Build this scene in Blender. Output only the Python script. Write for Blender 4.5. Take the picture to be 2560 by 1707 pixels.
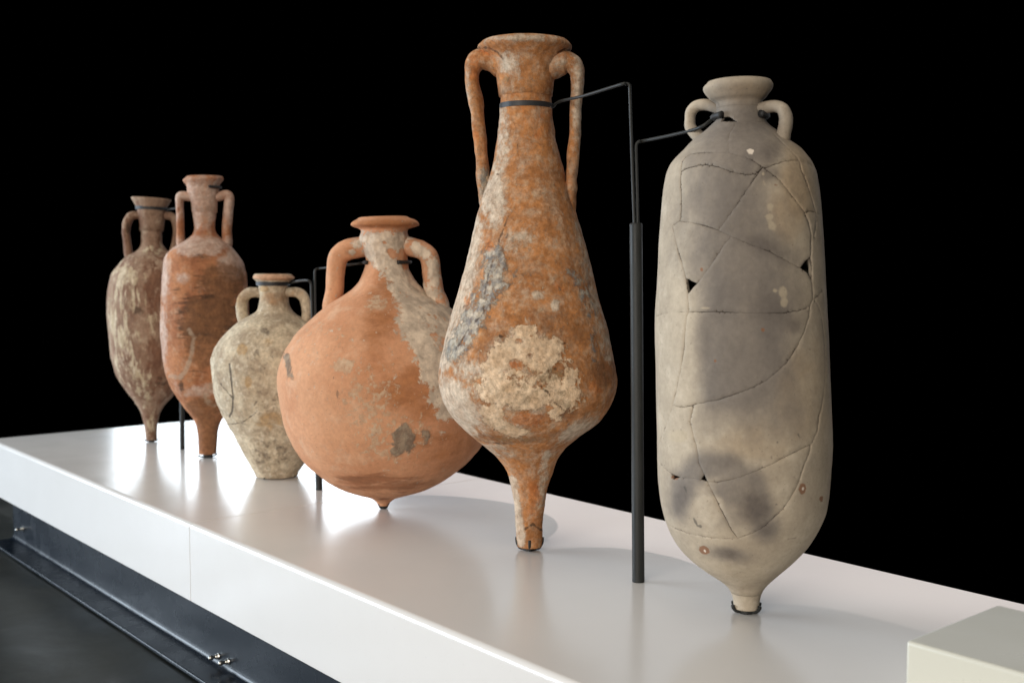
import bpy, bmesh, math, random
import numpy as np
from mathutils import Vector, Matrix
from mathutils.geometry import delaunay_2d_cdt

random.seed(7)
for o in list(bpy.data.objects): bpy.data.objects.remove(o)
SC = bpy.context.scene
COL = SC.collection
PI = math.pi

# ------------------------------------------------------------------ camera
T = 0.412                      # height of the platform top above the floor
HC = 0.68                      # camera height above the platform top
FPX = 2787.0                   # focal length in pixels of the 2560 px wide photograph
pitch = math.atan((853.5 - 670.0) / FPX)
yaw = math.atan(2335.0 / math.hypot(FPX, 853.5 - 670.0))
hd = PI - yaw
CF = np.array([math.cos(hd) * math.cos(pitch), math.sin(hd) * math.cos(pitch), -math.sin(pitch)])
CR = np.array([math.sin(hd), -math.cos(hd), 0.0])
CU = np.cross(CR, CF)
CC = np.array([0.0, 0.0, T + HC])
cam = bpy.data.cameras.new('camera')
cam_o = bpy.data.objects.new('camera', cam)
COL.objects.link(cam_o)
SC.camera = cam_o
M = Matrix(((CR[0], CU[0], -CF[0], CC[0]), (CR[1], CU[1], -CF[1], CC[1]), (CR[2], CU[2], -CF[2], CC[2]), (0, 0, 0, 1)))
cam_o.matrix_world = M
cam.sensor_width = 36.0
cam.lens = FPX / 2560.0 * 36.0
cam.clip_start = 0.05
cam.clip_end = 200.0
cam.dof.use_dof = True
cam.dof.focus_distance = 2.45
cam.dof.aperture_fstop = 3.6

# ------------------------------------------------------------------ world, exposure
W = bpy.data.worlds.new('World')
SC.world = W
W.use_nodes = True
W.node_tree.nodes['Background'].inputs[0].default_value = (0, 0, 0, 1)
W.node_tree.nodes['Background'].inputs[1].default_value = 0.0
SC.view_settings.view_transform = 'Standard'
SC.view_settings.look = 'None'
SC.view_settings.gamma = 1.0
SC.view_settings.exposure = 0.0

# ------------------------------------------------------------------ lamps
def lamp(name, kind, loc, target, energy, color, **kw):
    l = bpy.data.lights.new(name, kind)
    l.energy = energy
    l.color = color
    for k, v in kw.items(): setattr(l, k, v)
    o = bpy.data.objects.new(name, l)
    COL.objects.link(o)
    o.location = loc
    d = Vector(target) - Vector(loc)
    o.rotation_euler = d.to_track_quat('-Z', 'Y').to_euler()
    return o

# daylight of the big windows in front of the platform, bluish, from the left
lamp('front_window_lamp', 'AREA', (-7.9, -2.7, 1.6), (-3.0, 1.4, 0.6), 570, (0.76, 0.88, 1.0), shape='RECTANGLE', size=4.4, size_y=2.4)
# warmer light of the hall from the camera's side
lamp('hall_lamp', 'AREA', (0.4, -3.6, 1.9), (-1.8, 1.6, 0.7), 250, (1.0, 0.93, 0.84), shape='RECTANGLE', size=3.5, size_y=2.2)
# soft light from the ceiling
lamp('ceiling_lamp', 'AREA', (-2.2, 1.0, 5.2), (-2.2, 1.7, 0.4), 98, (1.0, 0.93, 0.83), shape='RECTANGLE', size=6.0, size_y=4.0)
# bright window behind the far end, mirrored by the glossy platform
lamp('back_window_lamp', 'AREA', (-8.9, 4.45, 1.75), (-3.9, 1.8, 0.5), 64, (0.84, 0.93, 1.0), shape='RECTANGLE', size=2.3, size_y=2.0)
# pale wall of the hall behind the row
lamp('back_wall_lamp', 'AREA', (-4.5, 6.5, 1.9), (-2.0, 1.2, 0.6), 85, (0.90, 0.94, 1.0), shape='RECTANGLE', size=11.0, size_y=3.2)
# sunlight that falls on the back strip of the platform, from the left
sp = lamp('skylight_lamp', 'SPOT', (-1.9 - 10.9, 1.76, T + 16.8), (-2.2, 5.75, T), 8200, (1.0, 0.83, 0.78), shadow_soft_size=0.10, spot_blend=0.15)
sp.data.spot_size = 2 * math.atan(4.15 / 20.4)

# ------------------------------------------------------------------ pixel <-> place
def ray(x, y):
    return CF + CR * (x - 1280.0) / FPX + CU * (853.5 - y) / FPX
def at_z(x, y, z=0.0):
    d = ray(x, y); t = (T + z - CC[2]) / d[2]
    return CC + d * t
def at_plane(x, y, P, n):
    d = ray(x, y); t = np.dot(P - CC, n) / np.dot(d, n)
    return CC + d * t
def at_depth(x, y, P):
    "point on the pixel's ray in the vertical plane through P that faces the camera"
    n = np.array([P[0] - CC[0], P[1] - CC[1], 0.0]); n /= np.linalg.norm(n)
    return at_plane(x, y, P, n)
def pix(V):
    d = V - CC
    w = d @ CF
    return 1280.0 + FPX * (d @ CR) / w, 853.5 - FPX * (d @ CU) / w
ZM = {'5': (1080, 60, 3.1367), '6': (1060, 540, 3.733), '7': (1060, 940, 3.2667), '3': (660, 520, 3.92), '4': (660, 900, 3.92),
      '1': (240, 420, 3.92), '2': (240, 780, 3.563), 'A': (1600, 180, 3.5635), 'B': (1600, 560, 3.1365), 'C': (1600, 1040, 3.0154), '0': (0, 0, 1.0)}
def zz(k, pts):
    ox, oy, s = ZM[k]
    return [(ox + p[0] / s, oy + p[1] / s) for p in pts]

# ------------------------------------------------------------------ helpers
def lin(r, g, b, k=1.0):
    f = lambda c: (c / 255.0 / 12.92 if c / 255.0 <= 0.04045 else ((c / 255.0 + 0.055) / 1.055) ** 2.4)
    return (f(r) * k, f(g) * k, f(b) * k, 1.0)

def cl(r, g, b, k=0.98, sat=0.91):
    "colour of fired clay as seen in even light, turned into its own base colour"
    c = lin(r, g, b)
    y = 0.3 * c[0] + 0.55 * c[1] + 0.15 * c[2]
    return tuple(min(1, k * (y + (x - y) * sat)) for x in c[:3]) + (1.0,)

def tag(o, label=None, cat=None, group=None, kind=None):
    if label: o['label'] = label
    if cat: o['category'] = cat
    if group: o['group'] = group
    if kind: o['kind'] = kind
    return o

def empty(name, loc):
    o = bpy.data.objects.new(name, None)
    COL.objects.link(o)
    o.location = loc
    o.empty_display_size = 0.05
    return o

def link_bm(name, bm, mat, parent=None, smooth=True, loc=None):
    me = bpy.data.meshes.new(name)
    bm.normal_update()
    bm.to_mesh(me); bm.free()
    if smooth:
        me.polygons.foreach_set('use_smooth', [True] * len(me.polygons))
    me.materials.append(mat)
    o = bpy.data.objects.new(name, me)
    COL.objects.link(o)
    if parent: o.parent = parent
    if loc is not None: o.location = loc
    return o

def link_arrays(name, V, F, mat, parent=None, smooth=True, attrs=None):
    me = bpy.data.meshes.new(name)
    me.from_pydata([tuple(v) for v in V], [], [tuple(f) for f in F])
    if smooth:
        me.polygons.foreach_set('use_smooth', [True] * len(me.polygons))
    for k, a in (attrs or {}).items():
        at = me.attributes.new(k, 'FLOAT', 'POINT')
        at.data.foreach_set('value', np.asarray(a, dtype=np.float32))
    me.update()
    me.materials.append(mat)
    o = bpy.data.objects.new(name, me)
    COL.objects.link(o)
    if parent: o.parent = parent
    return o

def box_bm(x0, x1, y0, y1, z0, z1, bev=0.0, seg=2):
    bm = bmesh.new()
    bmesh.ops.create_cube(bm, size=1.0)
    for v in bm.verts:
        v.co = ((x0 + x1) / 2 + v.co.x * (x1 - x0), (y0 + y1) / 2 + v.co.y * (y1 - y0), (z0 + z1) / 2 + v.co.z * (z1 - z0))
    if bev > 0:
        bmesh.ops.bevel(bm, geom=list(bm.edges), offset=bev, segments=seg, profile=0.5, affect='EDGES')
    return bm

def catmull(P, n):
    P = [np.array(p, float) for p in P]
    Q = [2 * P[0] - P[1]] + P + [2 * P[-1] - P[-2]]
    out = []
    for i in range(1, len(Q) - 2):
        for k in range(n):
            t = k / n
            out.append(0.5 * ((2 * Q[i]) + (-Q[i - 1] + Q[i + 1]) * t + (2 * Q[i - 1] - 5 * Q[i] + 4 * Q[i + 1] - Q[i + 2]) * t * t
                              + (-Q[i - 1] + 3 * Q[i] - 3 * Q[i + 1] + Q[i + 2]) * t ** 3))
    out.append(Q[-2])
    return np.array(out)

def sweep(pts, rad, sides=12, up=None, squash=1.0, caps=True):
    "tube along pts; rad = per-point radius in the bending plane; squash = radius out of that plane / in plane"
    pts = np.asarray(pts); n = len(pts)
    tang = np.gradient(pts, axis=0)
    tang /= np.linalg.norm(tang, axis=1)[:, None]
    rad = np.broadcast_to(np.asarray(rad, float), (n,))
    sq = np.broadcast_to(np.asarray(squash, float), (n,))
    V = []; F = []
    if up is None:
        a = np.array([0.0, 0.0, 1.0]) if abs(tang[0][2]) < 0.9 else np.array([1.0, 0, 0])
        b = np.cross(tang[0], a); b /= np.linalg.norm(b)
    for i in range(n):
        if up is not None:
            b = np.asarray(up, float)
        b2 = b - tang[i] * np.dot(b, tang[i]); b2 /= np.linalg.norm(b2)
        b = b2
        nn = np.cross(b2, tang[i])
        for k in range(sides):
            a = 2 * PI * k / sides
            V.append(pts[i] + nn * math.cos(a) * rad[i] + b2 * math.sin(a) * rad[i] * sq[i])
    for i in range(n - 1):
        for k in range(sides):
            k2 = (k + 1) % sides
            F.append((i * sides + k, i * sides + k2, (i + 1) * sides + k2, (i + 1) * sides + k))
    if caps:
        F.append(tuple(range(sides - 1, -1, -1)))
        F.append(tuple((n - 1) * sides + k for k in range(sides)))
    return np.array(V), F

# --- lattice noise in numpy, for the shapes
_rng = np.random.RandomState(5)
_LAT = _rng.rand(64, 64, 64) * 2 - 1
def vnoise(P, scale, off=0.0):
    Q = P * scale + 17.3 + off
    i = np.floor(Q).astype(int); f = Q - i
    f = f * f * (3 - 2 * f)
    i0 = i % 64; i1 = (i + 1) % 64
    def L(a, b, c): return _LAT[a, b, c]
    x0, y0, z0 = i0.T; x1, y1, z1 = i1.T
    fx, fy, fz = f.T
    c00 = L(x0, y0, z0) * (1 - fx) + L(x1, y0, z0) * fx
    c10 = L(x0, y1, z0) * (1 - fx) + L(x1, y1, z0) * fx
    c01 = L(x0, y0, z1) * (1 - fx) + L(x1, y0, z1) * fx
    c11 = L(x0, y1, z1) * (1 - fx) + L(x1, y1, z1) * fx
    return (c00 * (1 - fy) + c10 * fy) * (1 - fz) + (c01 * (1 - fy) + c11 * fy) * fz

# ------------------------------------------------------------------ materials
class NT:
    def __init__(self, name):
        self.m = bpy.data.materials.new(name)
        self.m.use_nodes = True
        self.t = self.m.node_tree
        self.b = self.t.nodes['Principled BSDF']
    def n(self, typ, **kw):
        nd = self.t.nodes.new(typ)
        for k, v in kw.items():
            setattr(nd, k, v)
        return nd
    def l(self, a, b): self.t.links.new(a, b)
    def val(self, x, sock):
        if hasattr(x, 'links') or hasattr(x, 'is_linked'): self.l(x, sock)
        else: sock.default_value = x
    def math(self, op, a, b=0.0, clamp=False):
        nd = self.n('ShaderNodeMath', operation=op, use_clamp=clamp)
        self.val(a, nd.inputs[0]); self.val(b, nd.inputs[1])
        return nd.outputs[0]
    def rng(self, v, a, b, c=0.0, d=1.0, smooth=True):
        nd = self.n('ShaderNodeMapRange', interpolation_type='SMOOTHSTEP' if smooth else 'LINEAR')
        self.val(v, nd.inputs['Value'])
        for k, x in (('From Min', a), ('From Max', b), ('To Min', c), ('To Max', d)): nd.inputs[k].default_value = x
        return nd.outputs['Result']
    def mix(self, f, a, b):
        nd = self.n('ShaderNodeMix', data_type='RGBA')
        self.val(f, nd.inputs[0]); self.val(a, nd.inputs[6]); self.val(b, nd.inputs[7])
        return nd.outputs[2]
    def coords(self, scale=(1, 1, 1), off=(0, 0, 0)):
        tc = self.n('ShaderNodeTexCoord'); mp = self.n('ShaderNodeMapping')
        self.l(tc.outputs['Object'], mp.inputs[0])
        mp.inputs['Location'].default_value = off
        mp.inputs['Scale'].default_value = scale
        return mp.outputs[0]
    def noise(self, vec, scale, detail=4.0, rough=0.55, dist=0.0):
        nd = self.n('ShaderNodeTexNoise')
        self.l(vec, nd.inputs['Vector'])
        nd.inputs['Scale'].default_value = scale
        nd.inputs['Detail'].default_value = detail
        nd.inputs['Roughness'].default_value = rough
        nd.inputs['Distortion'].default_value = dist
        return nd.outputs[0]
    def attr(self, name):
        return self.n('ShaderNodeAttribute', attribute_name=name).outputs['Fac']

def clay(name, cols, base_scale, layers, off=(0, 0, 0), stretch=(1, 1, 1), rough=0.88, bump=0.6, grain=0.25, ridge=0.0, contrast=(0.35, 0.65)):
    N = NT(name)
    v = N.coords((1, 1, 1), off)
    vs = N.coords(stretch, off)
    n1 = N.noise(vs, base_scale, 6, 0.62, 0.3)
    n2 = N.noise(v, base_scale * 3.1, 5, 0.6, 0.2)
    n3 = N.noise(v, 95.0, 5, 0.7)
    n4 = N.noise(v, 330.0, 3, 0.6)
    c = N.mix(N.rng(n1, contrast[0], contrast[1]), cols[0], cols[1])
    c = N.mix(N.rng(n2, 0.5, 0.72, 0.0, 0.75), c, cols[2])
    height = N.math('ADD', N.math('MULTIPLY', n3, 0.7), N.math('MULTIPLY', n4, 0.35))
    for L in layers:
        nv = N.coords(L.get('stretch', (1, 1, 1)), (off[0] + L.get('o', 3.0), off[1], off[2]))
        nz = N.noise(nv, L.get('scale', 14.0), L.get('detail', 7), L.get('nr', 0.65), L.get('dist', 0.3))
        src = N.attr(L['m']) if L.get('m') else 0.0
        s = N.math('ADD', src, N.math('MULTIPLY', N.math('SUBTRACT', nz, 0.5), L.get('amp', 1.6)))
        fac = N.rng(s, L.get('lo', 0.42), L.get('hi', 0.58), 0.0, L.get('op', 1.0))
        lc = N.mix(N.rng(N.noise(nv, L.get('cs', 40.0), 4, 0.65), 0.36, 0.64), L['c1'], L.get('c2', L['c1']))
        c = N.mix(fac, c, lc)
        if L.get('h', 0):
            height = N.math('ADD', height, N.math('MULTIPLY', fac, L['h']))
            if L['h'] > 0:      # pitted crust
                pit = N.rng(N.noise(v, 160.0, 4, 0.7), 0.3, 0.5)
                height = N.math('ADD', height, N.math('MULTIPLY', N.math('MULTIPLY', fac, pit), L['h'] * 0.6))
    # fine speckle of the fired clay
    g = N.rng(n3, 0.3, 0.72, 1.0 - grain, 1.0 + grain, smooth=False)
    hs = N.n('ShaderNodeHueSaturation')
    N.l(c, hs.inputs['Color']); N.l(g, hs.inputs['Value'])
    c = hs.outputs[0]
    dk = N.rng(N.noise(v, 210.0, 2, 0.5), 0.67, 0.73, 0.0, 0.55)
    c = N.mix(dk, c, tuple(x * 0.35 for x in cols[0][:3]) + (1,))
    if ridge:
        rv = N.coords((0.6, 0.6, 1.0), (off[0], off[1], off[2]))
        rv2 = N.coords((0.35, 0.35, 26.0), off)
        rr = N.noise(rv2, 5.0, 3, 0.6)
        height = N.math('ADD', height, N.math('MULTIPLY', rr, ridge))
    bp = N.n('ShaderNodeBump')
    bp.inputs['Strength'].default_value = bump
    bp.inputs['Distance'].default_value = 0.0022
    N.l(height, bp.inputs['Height'])
    N.l(bp.outputs[0], N.b.inputs['Normal'])
    N.l(c, N.b.inputs['Base Color'])
    N.b.inputs['Roughness'].default_value = rough
    N.b.inputs['Specular IOR Level'].default_value = 0.22
    return N.m

def metal(name, col, rough, metallic=0.0, bump=0.15, scale=180.0, spec=0.5, vary=1.45):
    N = NT(name)
    v = N.coords()
    n = N.noise(v, scale, 4, 0.6); n2 = N.noise(v, 9.0, 5, 0.6)
    c = N.mix(N.rng(n2, 0.35, 0.7), col, tuple(min(1, x * vary + 0.004 * (vary - 1)) for x in col[:3]) + (1,))
    N.l(c, N.b.inputs['Base Color'])
    N.l(N.rng(n2, 0.3, 0.7, rough * 0.85, rough * 1.2), N.b.inputs['Roughness'])
    N.b.inputs['Metallic'].default_value = metallic
    N.b.inputs['Specular IOR Level'].default_value = spec
    bp = N.n('ShaderNodeBump'); bp.inputs['Strength'].default_value = bump; bp.inputs['Distance'].default_value = 0.0006
    N.l(n, bp.inputs['Height']); N.l(bp.outputs[0], N.b.inputs['Normal'])
    return N.m

def lacquer(name, col, rough=0.2, spec=0.5):
    N = NT(name)
    v = N.coords()
    n = N.noise(v, 2.2, 5, 0.6); nf = N.noise(v, 60.0, 4, 0.6)
    c = N.mix(N.rng(n, 0.3, 0.7), col, tuple(x * 0.97 for x in col[:3]) + (1,))
    sm = N.rng(N.noise(v, 420.0, 1, 0.5), 0.76, 0.79, 0.0, 0.35)
    c = N.mix(sm, c, (0.3, 0.28, 0.25, 1))
    N.l(c, N.b.inputs['Base Color'])
    N.l(N.rng(N.noise(v, 5.0, 6, 0.65, 0.6), 0.3, 0.7, rough * 0.88, rough * 1.15), N.b.inputs['Roughness'])
    N.b.inputs['Specular IOR Level'].default_value = spec
    bp = N.n('ShaderNodeBump'); bp.inputs['Strength'].default_value = 0.05; bp.inputs['Distance'].default_value = 0.0006
    N.l(nf, bp.inputs['Height']); N.l(bp.outputs[0], N.b.inputs['Normal'])
    return N.m

M_white = lacquer('white_lacquer', (0.72, 0.70, 0.675, 1), 0.2)
M_box = lacquer('greenish_white_lacquer', (0.58, 0.57, 0.49, 1), 0.3)
M_steel = metal('dark_blue_grey_paint', (0.009, 0.0125, 0.018, 1), 0.27, 0.0, 0.0, 240.0, 0.15, 1.05)
M_black = metal('black_powder_coat', (0.017, 0.018, 0.017, 1), 0.5, 0.0, 0.3, 600.0, 0.32)
M_bolt = metal('bright_steel', (0.40, 0.39, 0.36, 1), 0.3, 1.0, 0.1, 300.0)
M_rubber = metal('dark_rubber', (0.015, 0.015, 0.016, 1), 0.6, 0.0, 0.3, 500.0)

N = NT('polished_concrete')
v = N.coords()
n = N.noise(v, 1.6, 7, 0.65, 0.6); n2 = N.noise(v, 14.0, 6, 0.65)
c = N.mix(N.rng(n, 0.35, 0.68), (0.010, 0.012, 0.011, 1), (0.026, 0.027, 0.023, 1))
c = N.mix(N.rng(n2, 0.45, 0.75, 0, 0.4), c, (0.040, 0.040, 0.034, 1))
N.l(c, N.b.inputs['Base Color'])
N.l(N.rng(n, 0.3, 0.7, 0.30, 0.5), N.b.inputs['Roughness'])
N.b.inputs['Specular IOR Level'].default_value = 0.24
bp = N.n('ShaderNodeBump'); bp.inputs['Strength'].default_value = 0.15; bp.inputs['Distance'].default_value = 0.002
N.l(n2, bp.inputs['Height']); N.l(bp.outputs[0], N.b.inputs['Normal'])
M_floor = N.m

# ------------------------------------------------------------------ setting: floor, platform
bm = box_bm(-7.35, 3.0, -3.6, 3.42, -0.06, 0.0)
tag(link_bm('floor', bm, M_floor, smooth=False), 'dark polished concrete floor under the platform', kind='structure')

X0, YF, YB = -4.716, 1.225, 2.222
plat = empty('display_platform', (-2.8, 1.7, 0.0))
tag(plat, 'long low white lacquered display platform on dark steel beams, carrying the amphorae', 'display platform')
PL = np.array([-2.8, 1.7, 0.0])
def pbox(name, a, b, mat, bev, seg=2, parent=plat):
    bm = box_bm(a[0] - PL[0], b[0] - PL[0], a[1] - PL[1], b[1] - PL[1], a[2], b[2], bev, seg)
    return link_bm(name, bm, mat, parent, smooth=False)
for x0, x1 in ((X0, -2.8108), (-2.8092, -0.9038), (-0.9022, 1.2)):
    bm = box_bm(x0 - PL[0], x1 - PL[0], YF - PL[1], YB - PL[1], T - 0.212, T)
    fr = [e for e in bm.edges if all(abs(v.co.y - (YF - PL[1])) < 1e-5 and abs(v.co.z - T) < 1e-5 for v in e.verts)]
    bk = [e for e in bm.edges if e not in fr]
    bmesh.ops.bevel(bm, geom=fr, offset=0.014, segments=14, profile=0.5, affect='EDGES')
    sh = [e for e in bm.edges if len(e.link_faces) == 2 and e.calc_face_angle(0) > 1.0]
    bmesh.ops.bevel(bm, geom=sh, offset=0.0012, segments=2, profile=0.5, affect='EDGES')
    o = link_bm('panel', bm, M_white, plat, smooth=False)

# steel beam under the front: H section
def beam(name, x0, x1, yweb, hw=0.09, ht=0.058, z0=0.004, z1=T - 0.2125):
    bm = bmesh.new()
    tf, tw, fr = 0.012, 0.0045, 0.018
    prof = []
    def arc(cx, cz, a0, a1):
        return [(cx + fr * math.cos(a), cz + fr * math.sin(a)) for a in np.linspace(a0, a1, 12)]
    yw0, yw1 = -tw, tw
    prof += [(-hw, z0), (hw, z0), (hw, z0 + tf)]
    prof += [(yw1 + fr, z0 + tf)] + arc(yw1 + fr, z0 + tf + fr, -PI / 2, -PI)[1:]
    prof += arc(yw1 + fr, z1 - tf - fr, PI, PI / 2)
    prof += [(ht, z1 - tf), (ht, z1), (-ht, z1), (-ht, z1 - tf)]
    prof += arc(yw0 - fr, z1 - tf - fr, PI / 2, 0)
    prof += arc(yw0 - fr, z0 + tf + fr, 0, -PI / 2)
    prof += [(-hw, z0 + tf)]
    A = [bm.verts.new((x0 - PL[0], yweb + p[0] - PL[1], p[1])) for p in prof]
    B = [bm.verts.new((x1 - PL[0], yweb + p[0] - PL[1], p[1])) for p in prof]
    k = len(prof)
    for i in range(k):
        bm.faces.new((A[i], A[(i + 1) % k], B[(i + 1) % k], B[i]))
    bm.faces.new(A[::-1]); bm.faces.new(B)
    bmesh.ops.recalc_face_normals(bm, faces=bm.faces[:])
    # slightly rounded flange tips
    tips = [e for e in bm.edges if min(abs(abs(e.verts[0].co.y + PL[1] - yweb) - q) for q in (hw, ht)) < 1e-5 and abs(e.verts[0].co.x - e.verts[1].co.x) > 0.5]
    bmesh.ops.bevel(bm, geom=tips, offset=0.004, segments=6, profile=0.5, affect='EDGES')
    return link_bm(name, bm, M_steel, plat, smooth=False)
YW = 1.297
front_beam = beam('front_beam', -4.655, 1.15, YW)
beam('rear_beam', -4.655, 1.15, 2.11)
for xc in (-4.60, -2.9, -1.2, 0.5):
    pbox('cross_beam', (xc - 0.045, YW + 0.098, 0.018), (xc + 0.045, 2.015, T - 0.228), M_steel, 0.003)
def acorn_bolt(px, py, s=1.0):
    d = ray(px, py); t = (YW - 0.005 - CC[1]) / d[1]; P = CC + d * t
    bm = bmesh.new()
    prof = [(0.0, 0.013, 'c'), (0.003, 0.013, 'c')]
    def ring(y, r, n=24, hexa=False):
        vs = []
        for k in range(n):
            a = 2 * PI * k / n
            rr = r
            if hexa:
                m = (a % (PI / 3)) - PI / 6
                rr = r * math.cos(PI / 6) / math.cos(m)
            vs.append(bm.verts.new((rr * math.cos(a) * s, -y * s, rr * math.sin(a) * s)))
        return vs
    R = [ring(0, .0135), ring(.0028, .0135), ring(.0030, .0105, hexa=True), ring(.0115, .0105, hexa=True), ring(.0135, .0085), ring(.0145, .0066),
         ring(.024, .0062), ring(.0245, .0092), ring(.030, .0100), ring(.036, .0085), ring(.040, .0052), ring(.0415, .0012)]
    for a, b in zip(R[:-1], R[1:]):
        for k in range(24):
            bm.faces.new((a[k], a[(k + 1) % 24], b[(k + 1) % 24], b[k]))
    bm.faces.new(R[-1])
    bmesh.ops.recalc_face_normals(bm, faces=bm.faces[:])
    o = link_bm('bolt', bm, M_bolt, front_beam)
    o.location = (P[0] - PL[0], P[1] - PL[1], P[2])
    for p in o.data.polygons: p.use_smooth = True
    return o
acorn_bolt(546, 1639, .7); acorn_bolt(571, 1652, .7); acorn_bolt(58, 1321, .7)

# plinth block at the right front
hb = 0.10
pA = at_z(2269, 1601, hb); pB = at_z(2498, 1512, hb)
bx0, by0, by1 = pA[0] - 0.002, pA[1] - 0.002, pB[1]
bm = box_bm(0, 0.72, 0, by1 - by0, 0, hb, 0.006, 4)
pl = link_bm('plinth_block', bm, M_box, loc=(bx0, by0, T + 0.0006))
for p in pl.data.polygons: p.use_smooth = p.area < 0.004
tag(pl, 'low greenish white plinth block on the platform in the lower right corner', 'plinth')

# ------------------------------------------------------------------ masks given as blobs and strokes
def mask(px, py, prims):
    m = np.zeros_like(px)
    for p in prims:
        if p[0] == 'b':                       # blob: zoom key, x, y, rx, ry, strength, rotation
            _, k, x, y, rx, ry, st, rot = (list(p) + [1.0, 0.0])[:8] if len(p) < 8 else p
            ox, oy, s = ZM[k]
            cx, cy, rx, ry = ox + x / s, oy + y / s, rx / s, ry / s
            dx, dy = px - cx, py - cy
            c, sn = math.cos(rot), math.sin(rot)
            u = (dx * c + dy * sn) / rx; w = (-dx * sn + dy * c) / ry
            d = np.sqrt(u * u + w * w)
            q = np.clip(1.5 - d, 0, 1) * abs(st)
        else:                                 # stroke: zoom key, points, half width, strength
            _, k, pts, hw, st = p
            ox, oy, s = ZM[k]
            P = zz(k, pts); hw = hw / s
            d = np.full_like(px, 1e9)
            for a, b in zip(P[:-1], P[1:]):
                ax, ay = a; bx, by = b
                L2 = (bx - ax) ** 2 + (by - ay) ** 2 + 1e-9
                t = np.clip(((px - ax) * (bx - ax) + (py - ay) * (by - ay)) / L2, 0, 1)
                d = np.minimum(d, np.hypot(px - ax - t * (bx - ax), py - ay - t * (by - ay)))
            q = np.clip(1.5 - d / hw, 0, 1) * abs(st)
        if st >= 0: m = np.maximum(m, q)
        else: m = np.clip(m - q, 0, 2)
    return m

def mirror_front(V, P, n):
    "vertices behind the axis plane take the marks of the side that is seen"
    Vm = V.copy()
    d = (V - P) @ n
    back = d > 0
    Vm[back] -= np.outer(2 * d[back], n)
    return Vm

# ------------------------------------------------------------------ jar builder
class Jar: pass

def start_jar(foot, left, right, lift=0.006):
    J = Jar()
    J.P = at_z(foot[0], foot[1], 0.0)
    n = np.array([J.P[0], J.P[1], 0.0]); J.n = n / np.linalg.norm(n)
    J.e = np.array([J.n[1], -J.n[0], 0.0])          # to the right as the camera sees it
    if np.dot(J.e, CR) < 0: J.e = -J.e
    def conv(L):
        out = []
        for x, y in L:
            q = at_plane(x, y, J.P, J.n)
            out.append((q[2] - T, np.dot(q - J.P, J.e)))
        out.sort()
        return np.array(out)
    Lf, Rt = conv(left), conv(right)
    J.zmin = max(lift, min(Lf[0, 0], Rt[0, 0])); J.ztop = (Lf[-1, 0] + Rt[-1, 0]) / 2
    dz = 0.0026
    nz = int((J.ztop - J.zmin) / dz) + 1
    z = np.linspace(J.zmin, J.ztop, nz)
    # rims can lean: stretch both outlines to the common height over the last centimetres
    def fit(A):
        A = A.copy()
        k = np.clip((A[:, 0] - (J.ztop - 0.16)) / 0.16, 0, 1)
        A[:, 0] += k * (J.ztop - A[-1, 0])
        return A
    J.tilt = (Rt[-1, 0] - Lf[-1, 0]) / max(1e-6, (Rt[-1, 1] - Lf[-1, 1]))
    Lf, Rt = fit(Lf), fit(Rt)
    al = np.interp(z, Lf[:, 0], Lf[:, 1]); ar = np.interp(z, Rt[:, 0], Rt[:, 1])
    def sm(a, k=2):
        b = np.pad(a, k, mode='edge')
        return np.convolve(b, np.ones(2 * k + 1) / (2 * k + 1), mode='valid')
    lim = int(0.03 / dz)
    wt = np.clip((z / J.ztop - 0.80) / 0.06, 0, 1)            # rims keep their edges
    f3 = lambda a: sm(sm(sm(a, 3), 3), 3)
    al2 = f3(al) * (1 - wt) + sm(al, 1) * wt; ar2 = f3(ar) * (1 - wt) + sm(ar, 1) * wt
    D = math.hypot(J.P[0], J.P[1])
    r = (ar2 - al2) / 2; J.r = r / np.sqrt(1 + (r / D) ** 2)
    J.c = (ar2 + al2) / 2
    J.z = z
    return J

def jar_point(J, z, th, rr=None, dr=0.0):
    r = np.interp(z, J.z, J.r) if rr is None else rr
    c = np.interp(z, J.z, J.c)
    th = np.asarray(th)
    k = np.clip((np.asarray(z) - (J.ztop - 0.16)) / 0.16, 0, 1)
    a = c + (r + dr) * np.sin(th)
    return (np.outer(a, J.e) + np.outer(-(r + dr) * np.cos(th), J.n) + np.outer(np.asarray(z) + k * a * J.tilt, [0, 0, 1.0]))

def finish_attrs(J, V, chans):
    Wd = mirror_front(V + np.array([J.P[0], J.P[1], T]), np.array([J.P[0], J.P[1], T]), J.n)
    px, py = pix(Wd)
    return {k: mask(px, py, pr) for k, pr in chans.items()}

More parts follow.
